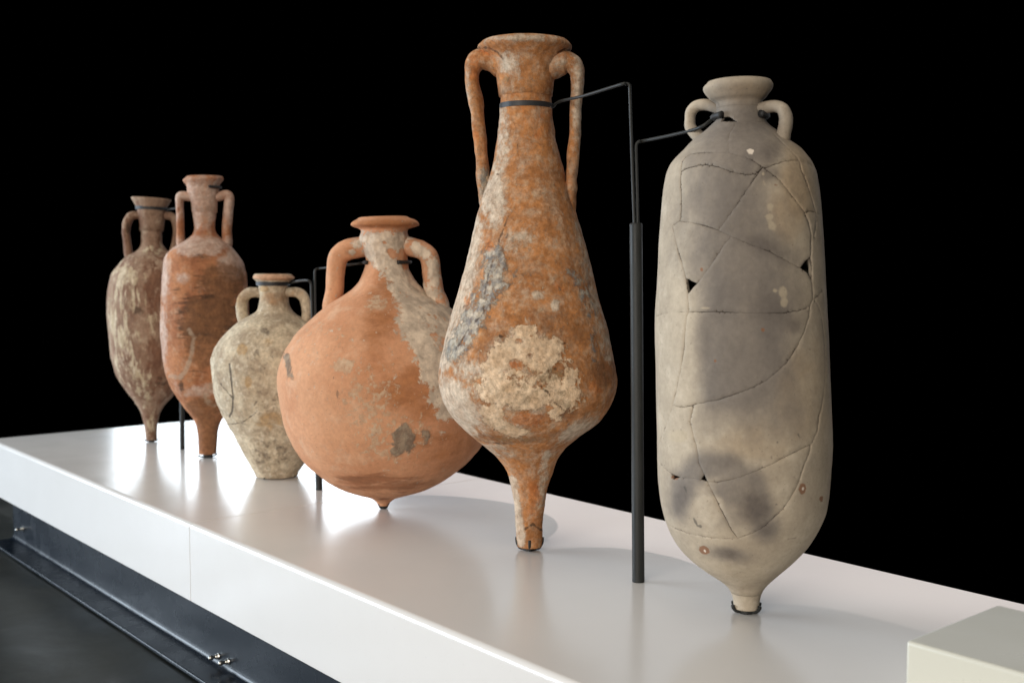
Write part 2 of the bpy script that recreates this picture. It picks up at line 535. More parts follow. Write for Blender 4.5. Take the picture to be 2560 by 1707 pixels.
def wall_rings(J, cuts, mat, chans, root, lump=0.0015, lump_scale=14.0, names=('foot', 'body', 'neck', 'rim'), sides=224, inner=0.12, skip=()):
    "outer wall split at the heights in cuts into parts; the rim gets the inside of the mouth"
    z = J.z
    idx = [0] + [int(np.argmin(abs(z - c))) for c in cuts] + [len(z) - 1]
    th = np.linspace(-PI, PI, sides, endpoint=False)
    objs = {}
    for a, b, nm in zip(idx[:-1], idx[1:], names):
        if nm in skip: continue
        zz_ = list(z[a:b + 1]); rr = list(J.r[a:b + 1])
        zs = np.repeat(zz_, sides); ths = np.tile(th, len(zz_)); rs = np.repeat(rr, sides)
        V = jar_point(J, zs, ths, rs)
        nrm = np.outer(np.sin(ths), J.e) + np.outer(-np.cos(ths), J.n)
        d = lump * (vnoise(V, lump_scale, J.seed) + 0.5 * vnoise(V, lump_scale * 2.7, J.seed + 9) + 0.25 * vnoise(V, lump_scale * 6.5, J.seed + 4))
        V = V + nrm * d[:, None]
        if 'crust' in chans or 'greycrust' in chans:          # sea crust stands proud of the wall
            A0 = finish_attrs(J, V, {k: chans[k] for k in ('crust', 'greycrust', 'grey') if k in chans})
            cm = np.clip((sum(A0.values()) - .35) / .35, 0, 1)
            V = V + nrm * (cm * (0.0016 + 0.0016 * vnoise(V, 55.0, 2.0) + 0.0010 * vnoise(V, 130.0, 6.0)))[:, None]
        F = []
        n = len(zz_)
        for i in range(n - 1):
            for k in range(sides):
                k2 = (k + 1) % sides
                F.append((i * sides + k, i * sides + k2, (i + 1) * sides + k2, (i + 1) * sides + k))
        if nm == names[0]:
            V = np.vstack([V, jar_point(J, np.array([zz_[0] + 0.001]), np.array([0.0]), np.array([0.0]))])
            cI = len(V) - 1
            for k in range(sides): F.append((cI, (k + 1) % sides, k))
        if nm == names[-1]:
            # lip, then down the inside of the neck
            rt = rr[-1]; base = len(V); seq = []
            rn = J.r[idx[-2]] - 0.011
            lipw = max(0.006, min(0.014, rt * 0.16))
            for q, (dz, rad) in enumerate([(0.002, rt - 0.15 * lipw), (0.003, rt - 0.5 * lipw), (0.0018, rt - 0.85 * lipw), (-0.004, rt - lipw)]
                                          + [(-0.004 - inner * t, (rt - lipw) * (1 - t) ** 1.5 + rn * (1 - (1 - t) ** 1.5)) for t in (0.1, 0.2, 0.35, 0.5, 0.7, 1.0)] + [(-0.004 - inner, rn * 0.5), (-0.004 - inner, 0.001)]):
                seq.append((zz_[-1] + dz, rad))
            last = (n - 1) * sides
            for zv, rad in seq:
                Vi = jar_point(J, np.full(sides, zv), th, np.full(sides, rad))
                k = np.full(sides, 0)
                dlast = d[-sides:] * max(0.0, min(1.0, (rad / rt - 0.6) * 3))
                Vi = Vi + nrm[-sides:] * dlast[:, None]
                s0 = len(V); V = np.vstack([V, Vi])
                for k in range(sides):
                    k2 = (k + 1) % sides
                    F.append((last + k, last + k2, s0 + k2, s0 + k))
                last = s0
        objs[nm] = link_arrays(nm, V, F, mat, root, True, finish_attrs(J, V, chans))
    return objs

def handle(J, root, pts, hw, theta, mat, chans, squash=1.35, flare=1.55, lump=0.0012, n=14):
    "pts: centre line in photo pixels, hw: half widths in pixels; theta turns the handle plane about the axis"
    h = J.e * math.cos(theta) - J.n * math.sin(theta)
    nrm = np.cross(h, [0, 0, 1.0])
    c0 = J.P + J.e * float(np.mean(J.c[-30:]))
    W3 = [at_plane(x, y, c0, nrm) for x, y in pts]
    O = np.array([J.P[0], J.P[1], T])
    hw0 = hw if np.isscalar(hw) else hw[0]; hw1 = hw if np.isscalar(hw) else hw[-1]
    px2m = np.dot(J.P - CC, CF) / FPX
    for q, hwq, kin in ((0, hw0, .2), (-1, hw1, .45)):
        w = W3[q] - O; ax = J.e * np.interp(w[2], J.z, J.c)
        rho = np.dot(w - ax, h); lim = np.interp(w[2], J.z, J.r) - kin * hwq * px2m
        if abs(rho) > lim: W3[q] = O + ax + h * math.copysign(lim, rho) + np.array([0, 0, w[2]])
    W3.append(W3[-1] - h * np.sign(np.dot(W3[-1] - O - J.e * np.interp(W3[-1][2] - T, J.z, J.c), h)) * hw1 * px2m * 1.3 - np.array([0, 0, hw1 * px2m * 1.4]))
    W3.insert(0, W3[0] - h * np.sign(np.dot(W3[0] - O - J.e * np.interp(W3[0][2] - T, J.z, J.c), h)) * hw0 * px2m * 1.3)
    hw = [hw0] + (list(hw) if not np.isscalar(hw) else [hw] * len(pts)) + [hw1]
    pts = [pts[0]] + list(pts) + [pts[-1]]
    C = catmull(W3, n)
    C = C - O
    D = np.dot(J.P - CC, CF)
    if np.isscalar(hw): hw = [hw] * len(pts)
    rad = np.interp(np.linspace(0, len(pts) - 1, len(C)), range(len(pts)), hw) * D / FPX
    t = np.linspace(0, 1, len(C))
    rad = rad * (1 + (flare - 1) * (np.clip(1 - t / 0.13, 0, 1) ** 2 + np.clip(1 - (1 - t) / 0.13, 0, 1) ** 2))
    V, F = sweep(C, rad, 28, up=nrm, squash=squash)
    ctr = np.repeat(C, 28, axis=0)
    dr = V - ctr; dr /= np.linalg.norm(dr, axis=1)[:, None] + 1e-9
    V = V + dr * (lump * (vnoise(V, 22.0, J.seed + 3) + 0.6 * vnoise(V, 55.0, J.seed + 1)))[:, None]
    return link_arrays('handle', V, F, mat, root, True, finish_attrs(J, V, chans))

def jar_root(name, J, label, seed):
    r = empty(name, (J.P[0], J.P[1], T))
    J.seed = seed
    tag(r, label, 'amphora', 'ancient amphorae standing in a row on the platform')
    return r

def mirror_right(left, centers):
    "right outline from the left one about a centre line given as (y, x) pairs"
    ys = [c[0] for c in centers]; xs = [c[1] for c in centers]
    return [(2 * np.interp(y, ys, xs) - x, y) for x, y in left]

def zcut(J, y):
    q = at_plane(0.5 * 0 + pix(J.P[None, :])[0][0], y, J.P, J.n)
    return q[2] - T


# ------------------------------------------------------------------ materials of the jars
DK = cl(30, 27, 22)
M_j1 = clay('streaked_cream_and_brown_clay', (cl(160, 130, 106), cl(122, 86, 66), cl(186, 162, 136)), 10.0, [
    dict(m='cream', c1=cl(212, 194, 164), c2=cl(186, 164, 130), scale=26, amp=3.0, lo=.45, hi=.75, stretch=(1.7, 1.7, .42), op=.92, h=.5, cs=30, nr=.7),
    dict(m='brown', c1=cl(108, 72, 54), c2=cl(132, 92, 68), scale=24, amp=2.4, lo=.45, hi=.6, stretch=(1.3, 1.3, .5), op=.85, o=9),
    dict(m='dark', c1=cl(74, 58, 46), c2=cl(96, 74, 56), scale=30, amp=1.7, lo=.45, hi=.65, op=.8, o=5),
], off=(4, 1, 2), stretch=(1.2, 1.2, .5), bump=.5)
M_j2 = clay('worn_orange_brown_clay', (cl(186, 124, 80), cl(158, 98, 62), cl(192, 148, 114)), 10.0, [
    dict(m='pale', c1=cl(208, 182, 164), c2=cl(184, 150, 130), scale=26, amp=1.9, lo=.1, hi=.62, op=.85, cs=30, h=.3, nr=.7),
    dict(m='dark', c1=cl(58, 46, 36), c2=cl(84, 60, 44), scale=34, amp=2.4, lo=.28, hi=.75, stretch=(.45, .45, 2.6), op=.86, nr=.7),
    dict(m='brown', c1=cl(146, 98, 62), c2=cl(122, 82, 54), scale=20, amp=1.5, lo=.4, hi=.7, op=.8, o=11),
    dict(m='line', c1=cl(176, 154, 130), scale=30, amp=2.6, lo=.3, hi=.9, op=.6),
], off=(1, 6, 3), bump=.45)
M_j3 = clay('grey_beige_encrusted_clay', (cl(208, 190, 160), cl(172, 152, 126), cl(222, 208, 182)), 16.0, [
    dict(m='ochre', c1=cl(190, 150, 92), c2=cl(176, 142, 98), scale=20, amp=1.5, lo=.45, hi=.8, op=.75),
    dict(m='brown', c1=cl(172, 132, 92), c2=cl(150, 116, 84), scale=18, amp=1.4, lo=.35, hi=.75, op=.8, o=8),
    dict(m='dark', c1=cl(96, 84, 72), c2=cl(124, 108, 90), scale=42, amp=2.6, lo=.5, hi=.95, op=.75, o=5, h=-.7, nr=.72),
    dict(m='rimpink', c1=cl(206, 158, 124), c2=cl(188, 138, 104), scale=18, amp=1.0, lo=.4, hi=.7, op=.85),
    dict(m='crack', c1=cl(66, 58, 50), scale=60, amp=.9, lo=.45, hi=.6, op=.8, h=-1.0),
], off=(2, 2, 8), bump=1.0, grain=.32)
M_j4 = clay('smooth_salmon_orange_clay', (cl(214, 156, 114), cl(202, 140, 98), cl(218, 172, 136)), 5.0, [
    dict(m='brown', c1=cl(160, 100, 56), c2=cl(178, 114, 64), scale=13, amp=1.5, lo=.2, hi=.95, op=.88, stretch=(.8, .8, 1.5), nr=.7),
    dict(m='band', c1=cl(132, 84, 54), c2=cl(156, 98, 62), scale=16, amp=1.5, lo=.4, hi=.8, op=.75, stretch=(.5, .5, 2.2)),
    dict(m='spots', c1=cl(206, 178, 146), c2=cl(190, 152, 118), scale=62, amp=3.2, lo=.68, hi=.95, op=.8, h=.5, nr=.7),
    dict(m='crust', c1=cl(228, 208, 182), c2=cl(184, 168, 148), scale=42, amp=3.2, lo=.34, hi=.60, op=.92, h=.8, cs=26, nr=.74),
    dict(m='greycrust', c1=cl(152, 138, 116), c2=cl(112, 100, 86), scale=40, amp=1.6, lo=.42, hi=.62, op=.85, h=1.2, cs=50, nr=.7),
    dict(m='dark', c1=cl(120, 92, 70), c2=cl(136, 108, 86), scale=40, amp=1.6, lo=.5, hi=.7, op=.65),
], off=(7, 3, 1), bump=.5, grain=.12)
M_j5 = clay('weathered_orange_clay_with_pale_wash', (cl(192, 126, 66), cl(162, 104, 54), cl(192, 154, 116)), 15.0, [
    dict(m=None, c1=cl(206, 184, 158), c2=cl(184, 156, 126), scale=24, amp=3.0, lo=-.2, hi=.6, op=.72, detail=10, nr=.78),
    dict(m=None, c1=cl(150, 92, 48), c2=cl(132, 84, 50), scale=17, amp=2.6, lo=.0, hi=.8, op=.6, detail=9, nr=.75, o=12),
    dict(m='dark', c1=cl(108, 70, 40), c2=cl(140, 88, 48), scale=26, amp=1.5, lo=.15, hi=.95, op=.8, nr=.75),
    dict(m='pale', c1=cl(210, 192, 168), c2=cl(190, 168, 144), scale=38, amp=2.5, lo=.2, hi=.75, op=.88, h=.5, nr=.77),
    dict(m='grey', c1=cl(196, 186, 166), c2=cl(126, 130, 130), scale=40, amp=3.4, lo=.38, hi=.78, op=.85, h=1.0, cs=60, nr=.78),
    dict(m='orange', c1=cl(200, 124, 60), c2=cl(178, 102, 44), scale=36, amp=2.1, lo=.4, hi=.8, op=.8, nr=.75),
    dict(m='crust', c1=cl(236, 206, 170), c2=cl(214, 180, 142), scale=70, amp=2.6, lo=.34, hi=.50, op=.94, h=.7, cs=30, nr=.72),
    dict(m='olive', c1=cl(140, 118, 84), c2=cl(116, 98, 70), scale=50, amp=2.8, lo=.5, hi=1.0, op=.6, o=6, nr=.77),
    dict(m='crack', c1=cl(74, 54, 38), scale=60, amp=2.2, lo=.5, hi=1.0, op=.75, h=-.6),
], off=(3, 8, 5), bump=.8, grain=.34)
M_j6 = clay('pale_beige_clay_with_grey_fire_clouds', (cl(190, 175, 152), cl(172, 157, 136), cl(198, 184, 162)), 6.0, [
    dict(m=None, c1=cl(150, 138, 120), c2=cl(160, 146, 122), scale=7, amp=2.2, lo=.1, hi=.9, op=.5, stretch=(1.3, 1.3, .5), nr=.7),
    dict(m='warm', c1=cl(178, 154, 122), c2=cl(160, 138, 110), scale=9, amp=.9, lo=.2, hi=.9, op=.85),
    dict(m='soot', c1=cl(128, 119, 110), c2=cl(114, 106, 99), scale=11, amp=1.2, lo=-.1, hi=1.2, op=.97, cs=9, detail=8, nr=.68, stretch=(1.2, 1.2, .7)),
    dict(m='sootdark', c1=cl(86, 78, 74), c2=cl(100, 91, 85), scale=14, amp=1.0, lo=.0, hi=1.1, op=.85, detail=8, nr=.68),
    dict(m=None, c1=cl(150, 138, 122), scale=5, amp=2.4, lo=.35, hi=1.1, op=.3, stretch=(9, 9, .8), nr=.7, o=21),
    dict(m='lightspot', c1=cl(184, 168, 142), scale=30, amp=.7, lo=.4, hi=.75, op=.75),
    dict(m='chip', c1=cl(140, 98, 70), scale=50, amp=.6, lo=.4, hi=.6, op=.9, h=-1.0),
    dict(m='white', c1=cl(226, 212, 194), scale=60, amp=.6, lo=.4, hi=.6, op=.95),
    dict(m='mark', c1=cl(84, 80, 74), scale=60, amp=1.0, lo=.4, hi=.7, op=.7),
    dict(m='crack', c1=cl(70, 58, 48), c2=cl(44, 37, 30), scale=45, amp=1.7, lo=.30, hi=1.1, op=.9, h=-.4),
], off=(5, 5, 9), bump=.22, grain=.10, ridge=.5, rough=.8)

# ------------------------------------------------------------------ jar 1 (far left)
L = zz('1', [(338, 287), (352, 312), (375, 350), (396, 388), (400, 402), (396, 432), (410, 470), (428, 520), (432, 600), (443, 740), (425, 785), (375, 835), (285, 862), (220, 940), (150, 1020), (125, 1120), (105, 1250), (103, 1400)]) \
  + zz('2', [(108, 200), (130, 400), (180, 570), (260, 700), (350, 810), (400, 890), (430, 1000), (440, 1080), (446, 1140)])
R = zz('1', [(742, 318), (726, 340), (712, 368), (695, 388), (692, 430), (684, 470), (668, 520), (655, 600), (648, 740)]) 
body = [p for p in L if p[1] > 622 and p[1] < 985]
R += mirror_right(body, [(622, 380), (985, 378)]) + zz('2', [(700, 740), (620, 810), (570, 890), (548, 980), (541, 1130)])
J1 = start_jar((378, 1104), L, R, 0.008)
r1 = jar_root('streaked_amphora', J1, 'farthest amphora, slim, brown streaked with cream, funnel mouth, at the left end', 11)
ch1 = dict(
    cream=[('b', '1', 300, 1150, 200, 330, .62, 0), ('b', '1', 170, 1400, 60, 300, .7, 0), ('b', '2', 240, 350, 140, 380, .62, 0), ('b', '2', 420, 620, 130, 240, .62, 0), ('b', '1', 560, 1500, 90, 120, .6, 0), ('b', '1', 540, 800, 160, 60, .5, 0), ('b', '2', 500, 1000, 60, 160, .5, 0)],
    brown=[('b', '1', 560, 1150, 120, 360, .62, 0), ('b', '2', 540, 500, 100, 400, .62, 0), ('b', '2', 660, 660, 70, 90, .9, 0), ('b', '1', 300, 600, 30, 60, .6, 0), ('b', '1', 610, 650, 30, 100, .6, 0), ('b', '2', 460, 940, 50, 60, .5, 0)],
    dark=[('b', '1', 410, 1400, 60, 90, .6, 0), ('b', '1', 310, 590, 22, 70, .7, 0), ('b', '2', 560, 620, 90, 60, .5, 0)])
wall_rings(J1, [zcut(J1, 1030), zcut(J1, 618), zcut(J1, 526)], M_j1, ch1, r1, lump=.0022)
handle(J1, r1, [(356, 539), (341, 538), (327, 541), (318, 556), (315, 577), (318, 605), (322, 640)], [9, 10, 11, 11, 10, 9, 11], .12, M_j1, ch1)
handle(J1, r1, [(404, 538), (418, 539), (431, 543), (438, 556), (441, 578), (437, 605), (429, 640)], [9, 10, 10, 9, 9, 8, 10], .12, M_j1, ch1)

# ------------------------------------------------------------------ jar 2
L = zz('1', [(890, 88), (862, 100), (847, 122), (868, 145), (888, 170), (895, 195), (892, 235), (905, 280), (930, 330), (942, 360), (952, 500), (965, 600), (960, 625), (930, 665), (890, 700), (800, 750), (735, 790), (690, 832), (665, 900), (650, 1050), (635, 1250), (630, 1400)]) \
  + zz('2', [(570, 100), (575, 250), (595, 450), (620, 570), (680, 700), (740, 790), (800, 870), (861, 940), (893, 1010), (909, 1100), (918, 1262)])
R = zz('1', [(1240, 92), (1253, 102), (1252, 118), (1235, 140), (1218, 160), (1211, 190), (1210, 232), (1200, 290), (1190, 335), (1186, 380), (1172, 500), (1164, 600), (1175, 640), (1215, 688), (1310, 742), (1342, 792), (1388, 846), (1438, 910), (1475, 1030), (1487, 1160)])
body = [p for p in L if p[1] > 730 and p[1] < 1040]
R += mirror_right(body, [(730, 510.5), (1040, 516)]) + zz('2', [(1108, 985), (1086, 1060), (1080, 1150), (1074, 1255)])
J2 = start_jar((520, 1143), L, R, 0.010)
r2 = jar_root('orange_brown_amphora', J2, 'slim orange-brown amphora with tall straight handles and dark scorch stains', 22)
ch2 = dict(
    pale=[('b', '1', 1000, 760, 330, 90, .75, 0), ('b', '1', 1040, 330, 340, 260, .66, 0), ('b', '1', 1340, 950, 120, 160, .85, .5), ('b', '1', 660, 1050, 60, 260, .7, 0), ('b', '2', 590, 250, 40, 320, .6, 0), ('b', '1', 850, 1080, 60, 50, .6, 0), ('b', '1', 1290, 400, 60, 160, .7, 0), ('b', '2', 920, 700, 160, 60, .5, 0)],
    dark=[('b', '1', 1180, 1150, 260, 200, .55, 0), ('b', '1', 1130, 1420, 330, 220, .85, 0), ('b', '2', 960, 150, 240, 150, .9, 0), ('b', '1', 950, 880, 200, 60, .4, 0), ('b', '2', 980, 330, 120, 90, .4, 0), ('b', '2', 900, 560, 100, 60, .35, 0), ('b', '2', 760, 650, 25, 80, .6, 0), ('b', '1', 800, 1200, 50, 50, .5, 0), ('b', '1', 1170, 195, 60, 14, .5, 0)],
    brown=[('b', '1', 1250, 1100, 250, 230, .8, 0), ('b', '1', 1100, 1450, 350, 250, .75, 0), ('b', '2', 950, 330, 200, 200, .7, 0), ('b', '2', 970, 850, 200, 130, .8, 0), ('b', '2', 1000, 1100, 120, 240, 1.0, 0), ('b', '1', 820, 600, 50, 200, .5, 0)],
    line=[('l', '2', [(830, 160), (868, 230), (850, 400), (800, 520), (740, 590), (660, 570)], 22, .85), ('l', '2', [(1030, 640), (960, 780), (1050, 830)], 30, .6)])
wall_rings(J2, [zcut(J2, 1058), zcut(J2, 600), zcut(J2, 482)], M_j2, ch2, r2, lump=.0018)
handle(J2, r2, [(482, 492), (466, 491), (454, 490), (449, 495), (449, 510), (450, 535), (451, 572), (453, 612)], [11, 11.5, 11, 10, 9, 9, 9, 11], .15, M_j2, ch2, squash=1.6)
handle(J2, r2, [(540, 492), (553, 490), (566, 487), (573, 493), (572, 510), (570, 535), (567, 572), (567, 612)], [11, 11.5, 11.5, 11.5, 12, 12, 12, 12], .15, M_j2, ch2, squash=1.4)

# ------------------------------------------------------------------ jar 3
L = zz('1', [(1545, 1045), (1531, 1055), (1530, 1078), (1552, 1100), (1574, 1120), (1582, 1140), (1590, 1160), (1596, 1280), (1585, 1360), (1562, 1415), (1535, 1437), (1460, 1470), (1380, 1505)]) \
  + zz('2', [(1240, 110), (1160, 175), (1110, 230), (1060, 315), (1030, 395), (1022, 470), (1023, 560), (1040, 680), (1080, 820), (1130, 930), (1200, 1040), (1260, 1150), (1330, 1290), (1395, 1395), (1425, 1450), (1432, 1478)])
R = zz('1', [(1912, 1048), (1945, 1072), (1948, 1084), (1915, 1098), (1892, 1115), (1884, 1140), (1880, 1160), (1885, 1290), (1900, 1355), (1930, 1410), (1980, 1455)])
body = [p for p in L if p[1] > 800 and p[1] < 1150]
R += mirror_right(body, [(800, 687), (1150, 691)]) + zz('2', [(1850, 1335), (1812, 1398), (1795, 1440), (1788, 1468)])
J3 = start_jar((692, 1190), L, R, 0.004)
r3 = jar_root('squat_beige_amphora', J3, 'short grey-beige encrusted amphora with flat base and black band under its rim', 33)
ch3 = dict(
    ochre=[('b', '2', 1300, 330, 60, 70, .75, 0), ('b', '2', 1360, 650, 40, 90, .75, 0), ('b', '2', 1500, 260, 120, 70, .6, 0), ('b', '2', 1560, 960, 150, 120, .6, 0), ('b', '1', 1390, 1300, 30, 140, .7, 0), ('b', '1', 1650, 1180, 60, 40, .8, 0)],
    brown=[('b', '1', 1740, 1270, 160, 90, .65, 0), ('b', '1', 1980, 1250, 110, 100, .6, 0), ('b', '1', 1450, 1250, 90, 90, .5, 0)],
    dark=[('b', '2', 1480, 420, 170, 180, .55, 0), ('b', '2', 1520, 800, 150, 160, .55, 0), ('b', '2', 1560, 1250, 230, 180, .6, 0), ('b', '2', 1280, 1010, 90, 60, .5, 0), ('b', '2', 1500, 170, 60, 50, .7, 0)],
    rimpink=[('b', '1', 1740, 1070, 230, 34, 1.1, 0)],
    crack=[('l', '2', [(1190, 460), (1205, 600), (1222, 760), (1215, 880), (1190, 930)], 9, .9), ('l', '2', [(1110, 640), (1160, 700), (1222, 770)], 8, .7), ('l', '2', [(1180, 1000), (1300, 985), (1420, 900)], 8, .6)])
wall_rings(J3, [zcut(J3, 1160), zcut(J3, 785), zcut(J3, 706)], M_j3, ch3, r3, lump=.0030, lump_scale=17.0)
handle(J3, r3, [(655, 732), (638, 731), (622, 733), (608, 745), (604, 765), (606, 788), (616, 815)], [12, 12, 13, 14, 14, 13, 15], .25, M_j3, ch3, squash=1.1, lump=.002)
handle(J3, r3, [(712, 730), (728, 729), (744, 731), (758, 741), (764, 760), (766, 785), (762, 812)], [12, 12, 12.5, 12.5, 11.5, 11, 13], .25, M_j3, ch3, squash=1.2, lump=.002)

# ------------------------------------------------------------------ jar 4 (round)
L = zz('3', [(925, 106), (880, 125), (848, 148), (845, 162), (862, 184), (905, 192), (935, 202), (955, 222), (957, 240), (942, 275), (945, 330), (975, 420), (998, 480), (1000, 520), (985, 590), (955, 670), (905, 752), (840, 815), (780, 852), (700, 900), (600, 962), (450, 1100), (300, 1240), (200, 1400), (140, 1560)]) \
  + zz('4', [(124, 170), (130, 260), (160, 450), (200, 650), (280, 830), (380, 980), (500, 1080), (600, 1160), (720, 1230), (850, 1290), (1030, 1325), (1085, 1355), (1112, 1390), (1130, 1430), (1152, 1450)])
R = zz('3', [(1405, 94), (1470, 112), (1512, 140), (1526, 168), (1524, 186), (1470, 190), (1430, 196), (1408, 215), (1402, 240), (1412, 275), (1414, 340), (1412, 420), (1410, 500), (1420, 600), (1460, 690), (1520, 760), (1600, 832)])
R += [(1094, 751), (1118, 763)]
body = [p for p in L if p[1] > 790 and p[1] < 1095]
R += mirror_right(body, [(790, 966), (950, 967.5), (1095, 968)]) + zz('4', [(2140, 825), (2000, 980), (1850, 1105), (1700, 1200), (1550, 1270), (1400, 1310), (1320, 1325), (1255, 1355), (1228, 1395), (1212, 1430), (1192, 1450)])
J4 = start_jar((958, 1271), L, R, 0.010)
r4 = jar_root('round_orange_amphora', J4, 'big round salmon-orange amphora, pale crust running down from its neck, tiny knob foot', 44)
ch4 = dict(
    brown=[('b', '3', 1150, 1000, 180, 500, .75, .15), ('b', '4', 1500, 300, 500, 300, .85, .2), ('b', '4', 1750, 850, 420, 260, .6, 0), ('b', '3', 1300, 750, 120, 90, .9, 0), ('b', '3', 1180, 150, 340, 40, 1.0, 0), ('b', '3', 860, 430, 80, 60, .7, 0)],
    band=[('b', '4', 1200, 1200, 600, 110, .75, 0), ('b', '4', 1180, 1380, 90, 60, .6, 0), ('b', '4', 1250, 1300, 260, 40, .6, 0)],
    spots=[('b', '4', 1050, 400, 380, 420, .75, -.5), ('b', '4', 1250, 750, 500, 300, .7, 0), ('b', '3', 1100, 930, 120, 100, 1.0, 0), ('b', '4', 780, 60, 120, 90, 1.15, 0), ('b', '4', 1090, 740, 70, 110, 1.1, 0), ('b', '4', 1060, 500, 90, 60, 1.0, 0), ('b', '3', 500, 1250, 500, 330, .5, 0)],
    crust=[('b', '3', 1180, 330, 260, 110, 1.1, 0), ('l', '3', [(1080, 420), (1180, 540), (1290, 640), (1420, 740)], 95, 1.0), ('l', '3', [(1400, 800), (1500, 960), (1480, 1160)], 170, .92), ('b', '3', 1700, 1080, 260, 220, .8, .6),
           ('l', '3', [(1460, 1180), (1580, 1400), (1700, 1560)], 130, .95), ('l', '4', [(1620, 60), (1700, 250), (1800, 480)], 120, .9), ('l', '3', [(1480, 380), (1640, 520), (1690, 800)], 60, .75), ('b', '3', 1600, 870, 120, 100, 1.0, .5),
           ('b', '3', 1240, 420, 50, 26, -.8, .8), ('b', '3', 1180, 340, 30, 18, -.8, .5), ('b', '3', 860, 430, 50, 24, .8, 0)],
    greycrust=[('b', '4', 1370, 760, 130, 130, 1.0, -.6), ('b', '4', 1300, 890, 70, 60, .9, 0), ('b', '4', 1580, 750, 70, 100, .62, 0), ('b', '3', 230, 1480, 40, 90, .7, -.3), ('b', '4', 250, 100, 40, 130, .6, -.2), ('b', '3', 1560, 1100, 60, 50, .5, 0), ('b', '3', 1540, 1420, 50, 90, .5, 0)],
    dark=[('b', '4', 720, 330, 18, 46, .9, 0), ('b', '4', 680, 170, 14, 20, .8, 0), ('b', '4', 540, 500, 14, 20, .6, 0), ('b', '3', 720, 715, 24, 16, .6, 0), ('b', '4', 250, 70, 50, 110, .55, 0)])
wall_rings(J4, [zcut(J4, 1240), zcut(J4, 700), zcut(J4, 575)], M_j4, ch4, r4, lump=.0020, lump_scale=9.0, sides=300)
handle(J4, r4, [(915, 617), (893, 619), (870, 624), (850, 637), (842, 658), (838, 692), (836, 730), (830, 772)], [25, 26, 26, 25, 24, 23, 22, 23], .2, M_j4, ch4, squash=1.15)
handle(J4, r4, [(1008, 614), (1028, 617), (1050, 623), (1068, 636), (1077, 658), (1082, 695), (1087, 732), (1098, 772)], [24, 24, 23, 23, 23, 23, 24, 25], .2, M_j4, ch4, squash=1.15, lump=.0025)

# ------------------------------------------------------------------ jar 5 (tall pear shape)
L = zz('5', [(395, 152), (362, 176), (366, 190), (395, 214), (435, 240), (470, 270), (495, 310), (512, 365), (525, 430), (532, 500), (538, 560), (541, 650), (534, 720), (527, 800), (520, 880), (502, 960), (487, 1050), (468, 1140), (430, 1260), (395, 1370)]) \
  + zz('6', [(505, 0), (446, 240), (372, 520), (322, 700), (252, 950), (202, 1150), (155, 1350), (134, 1500)]) + zz('7', [(118, 40), (125, 90), (150, 180), (200, 280), (280, 380), (370, 470), (470, 548), (560, 622), (640, 712), (685, 800), (715, 900), (740, 1050), (752, 1200), (757, 1330), (765, 1380)])
R = zz('5', [(1070, 150), (1095, 170), (1104, 190), (1096, 206), (1062, 226), (1030, 250), (1000, 285), (975, 335), (953, 395), (938, 455), (930, 520), (931, 600), (934, 650), (938, 720), (948, 800), (958, 880), (975, 950), (995, 1040), (1012, 1090), (1055, 1250), (1100, 1390)]) \
  + zz('6', [(1425, 0), (1500, 250), (1560, 500), (1622, 750), (1700, 1000), (1760, 1250), (1797, 1480)]) + zz('7', [(1578, 10), (1578, 90), (1550, 180), (1515, 260), (1470, 320), (1400, 388), (1280, 475), (1180, 558), (1112, 640), (1060, 735), (1020, 850), (998, 950), (980, 1080), (965, 1200), (966, 1350), (958, 1385)])
J5 = start_jar((1322, 1374), L, R, 0.008)
r5 = jar_root('tall_pear_shaped_amphora', J5, 'tallest amphora, weathered orange pear shape with long handles and a cream crust patch', 55)
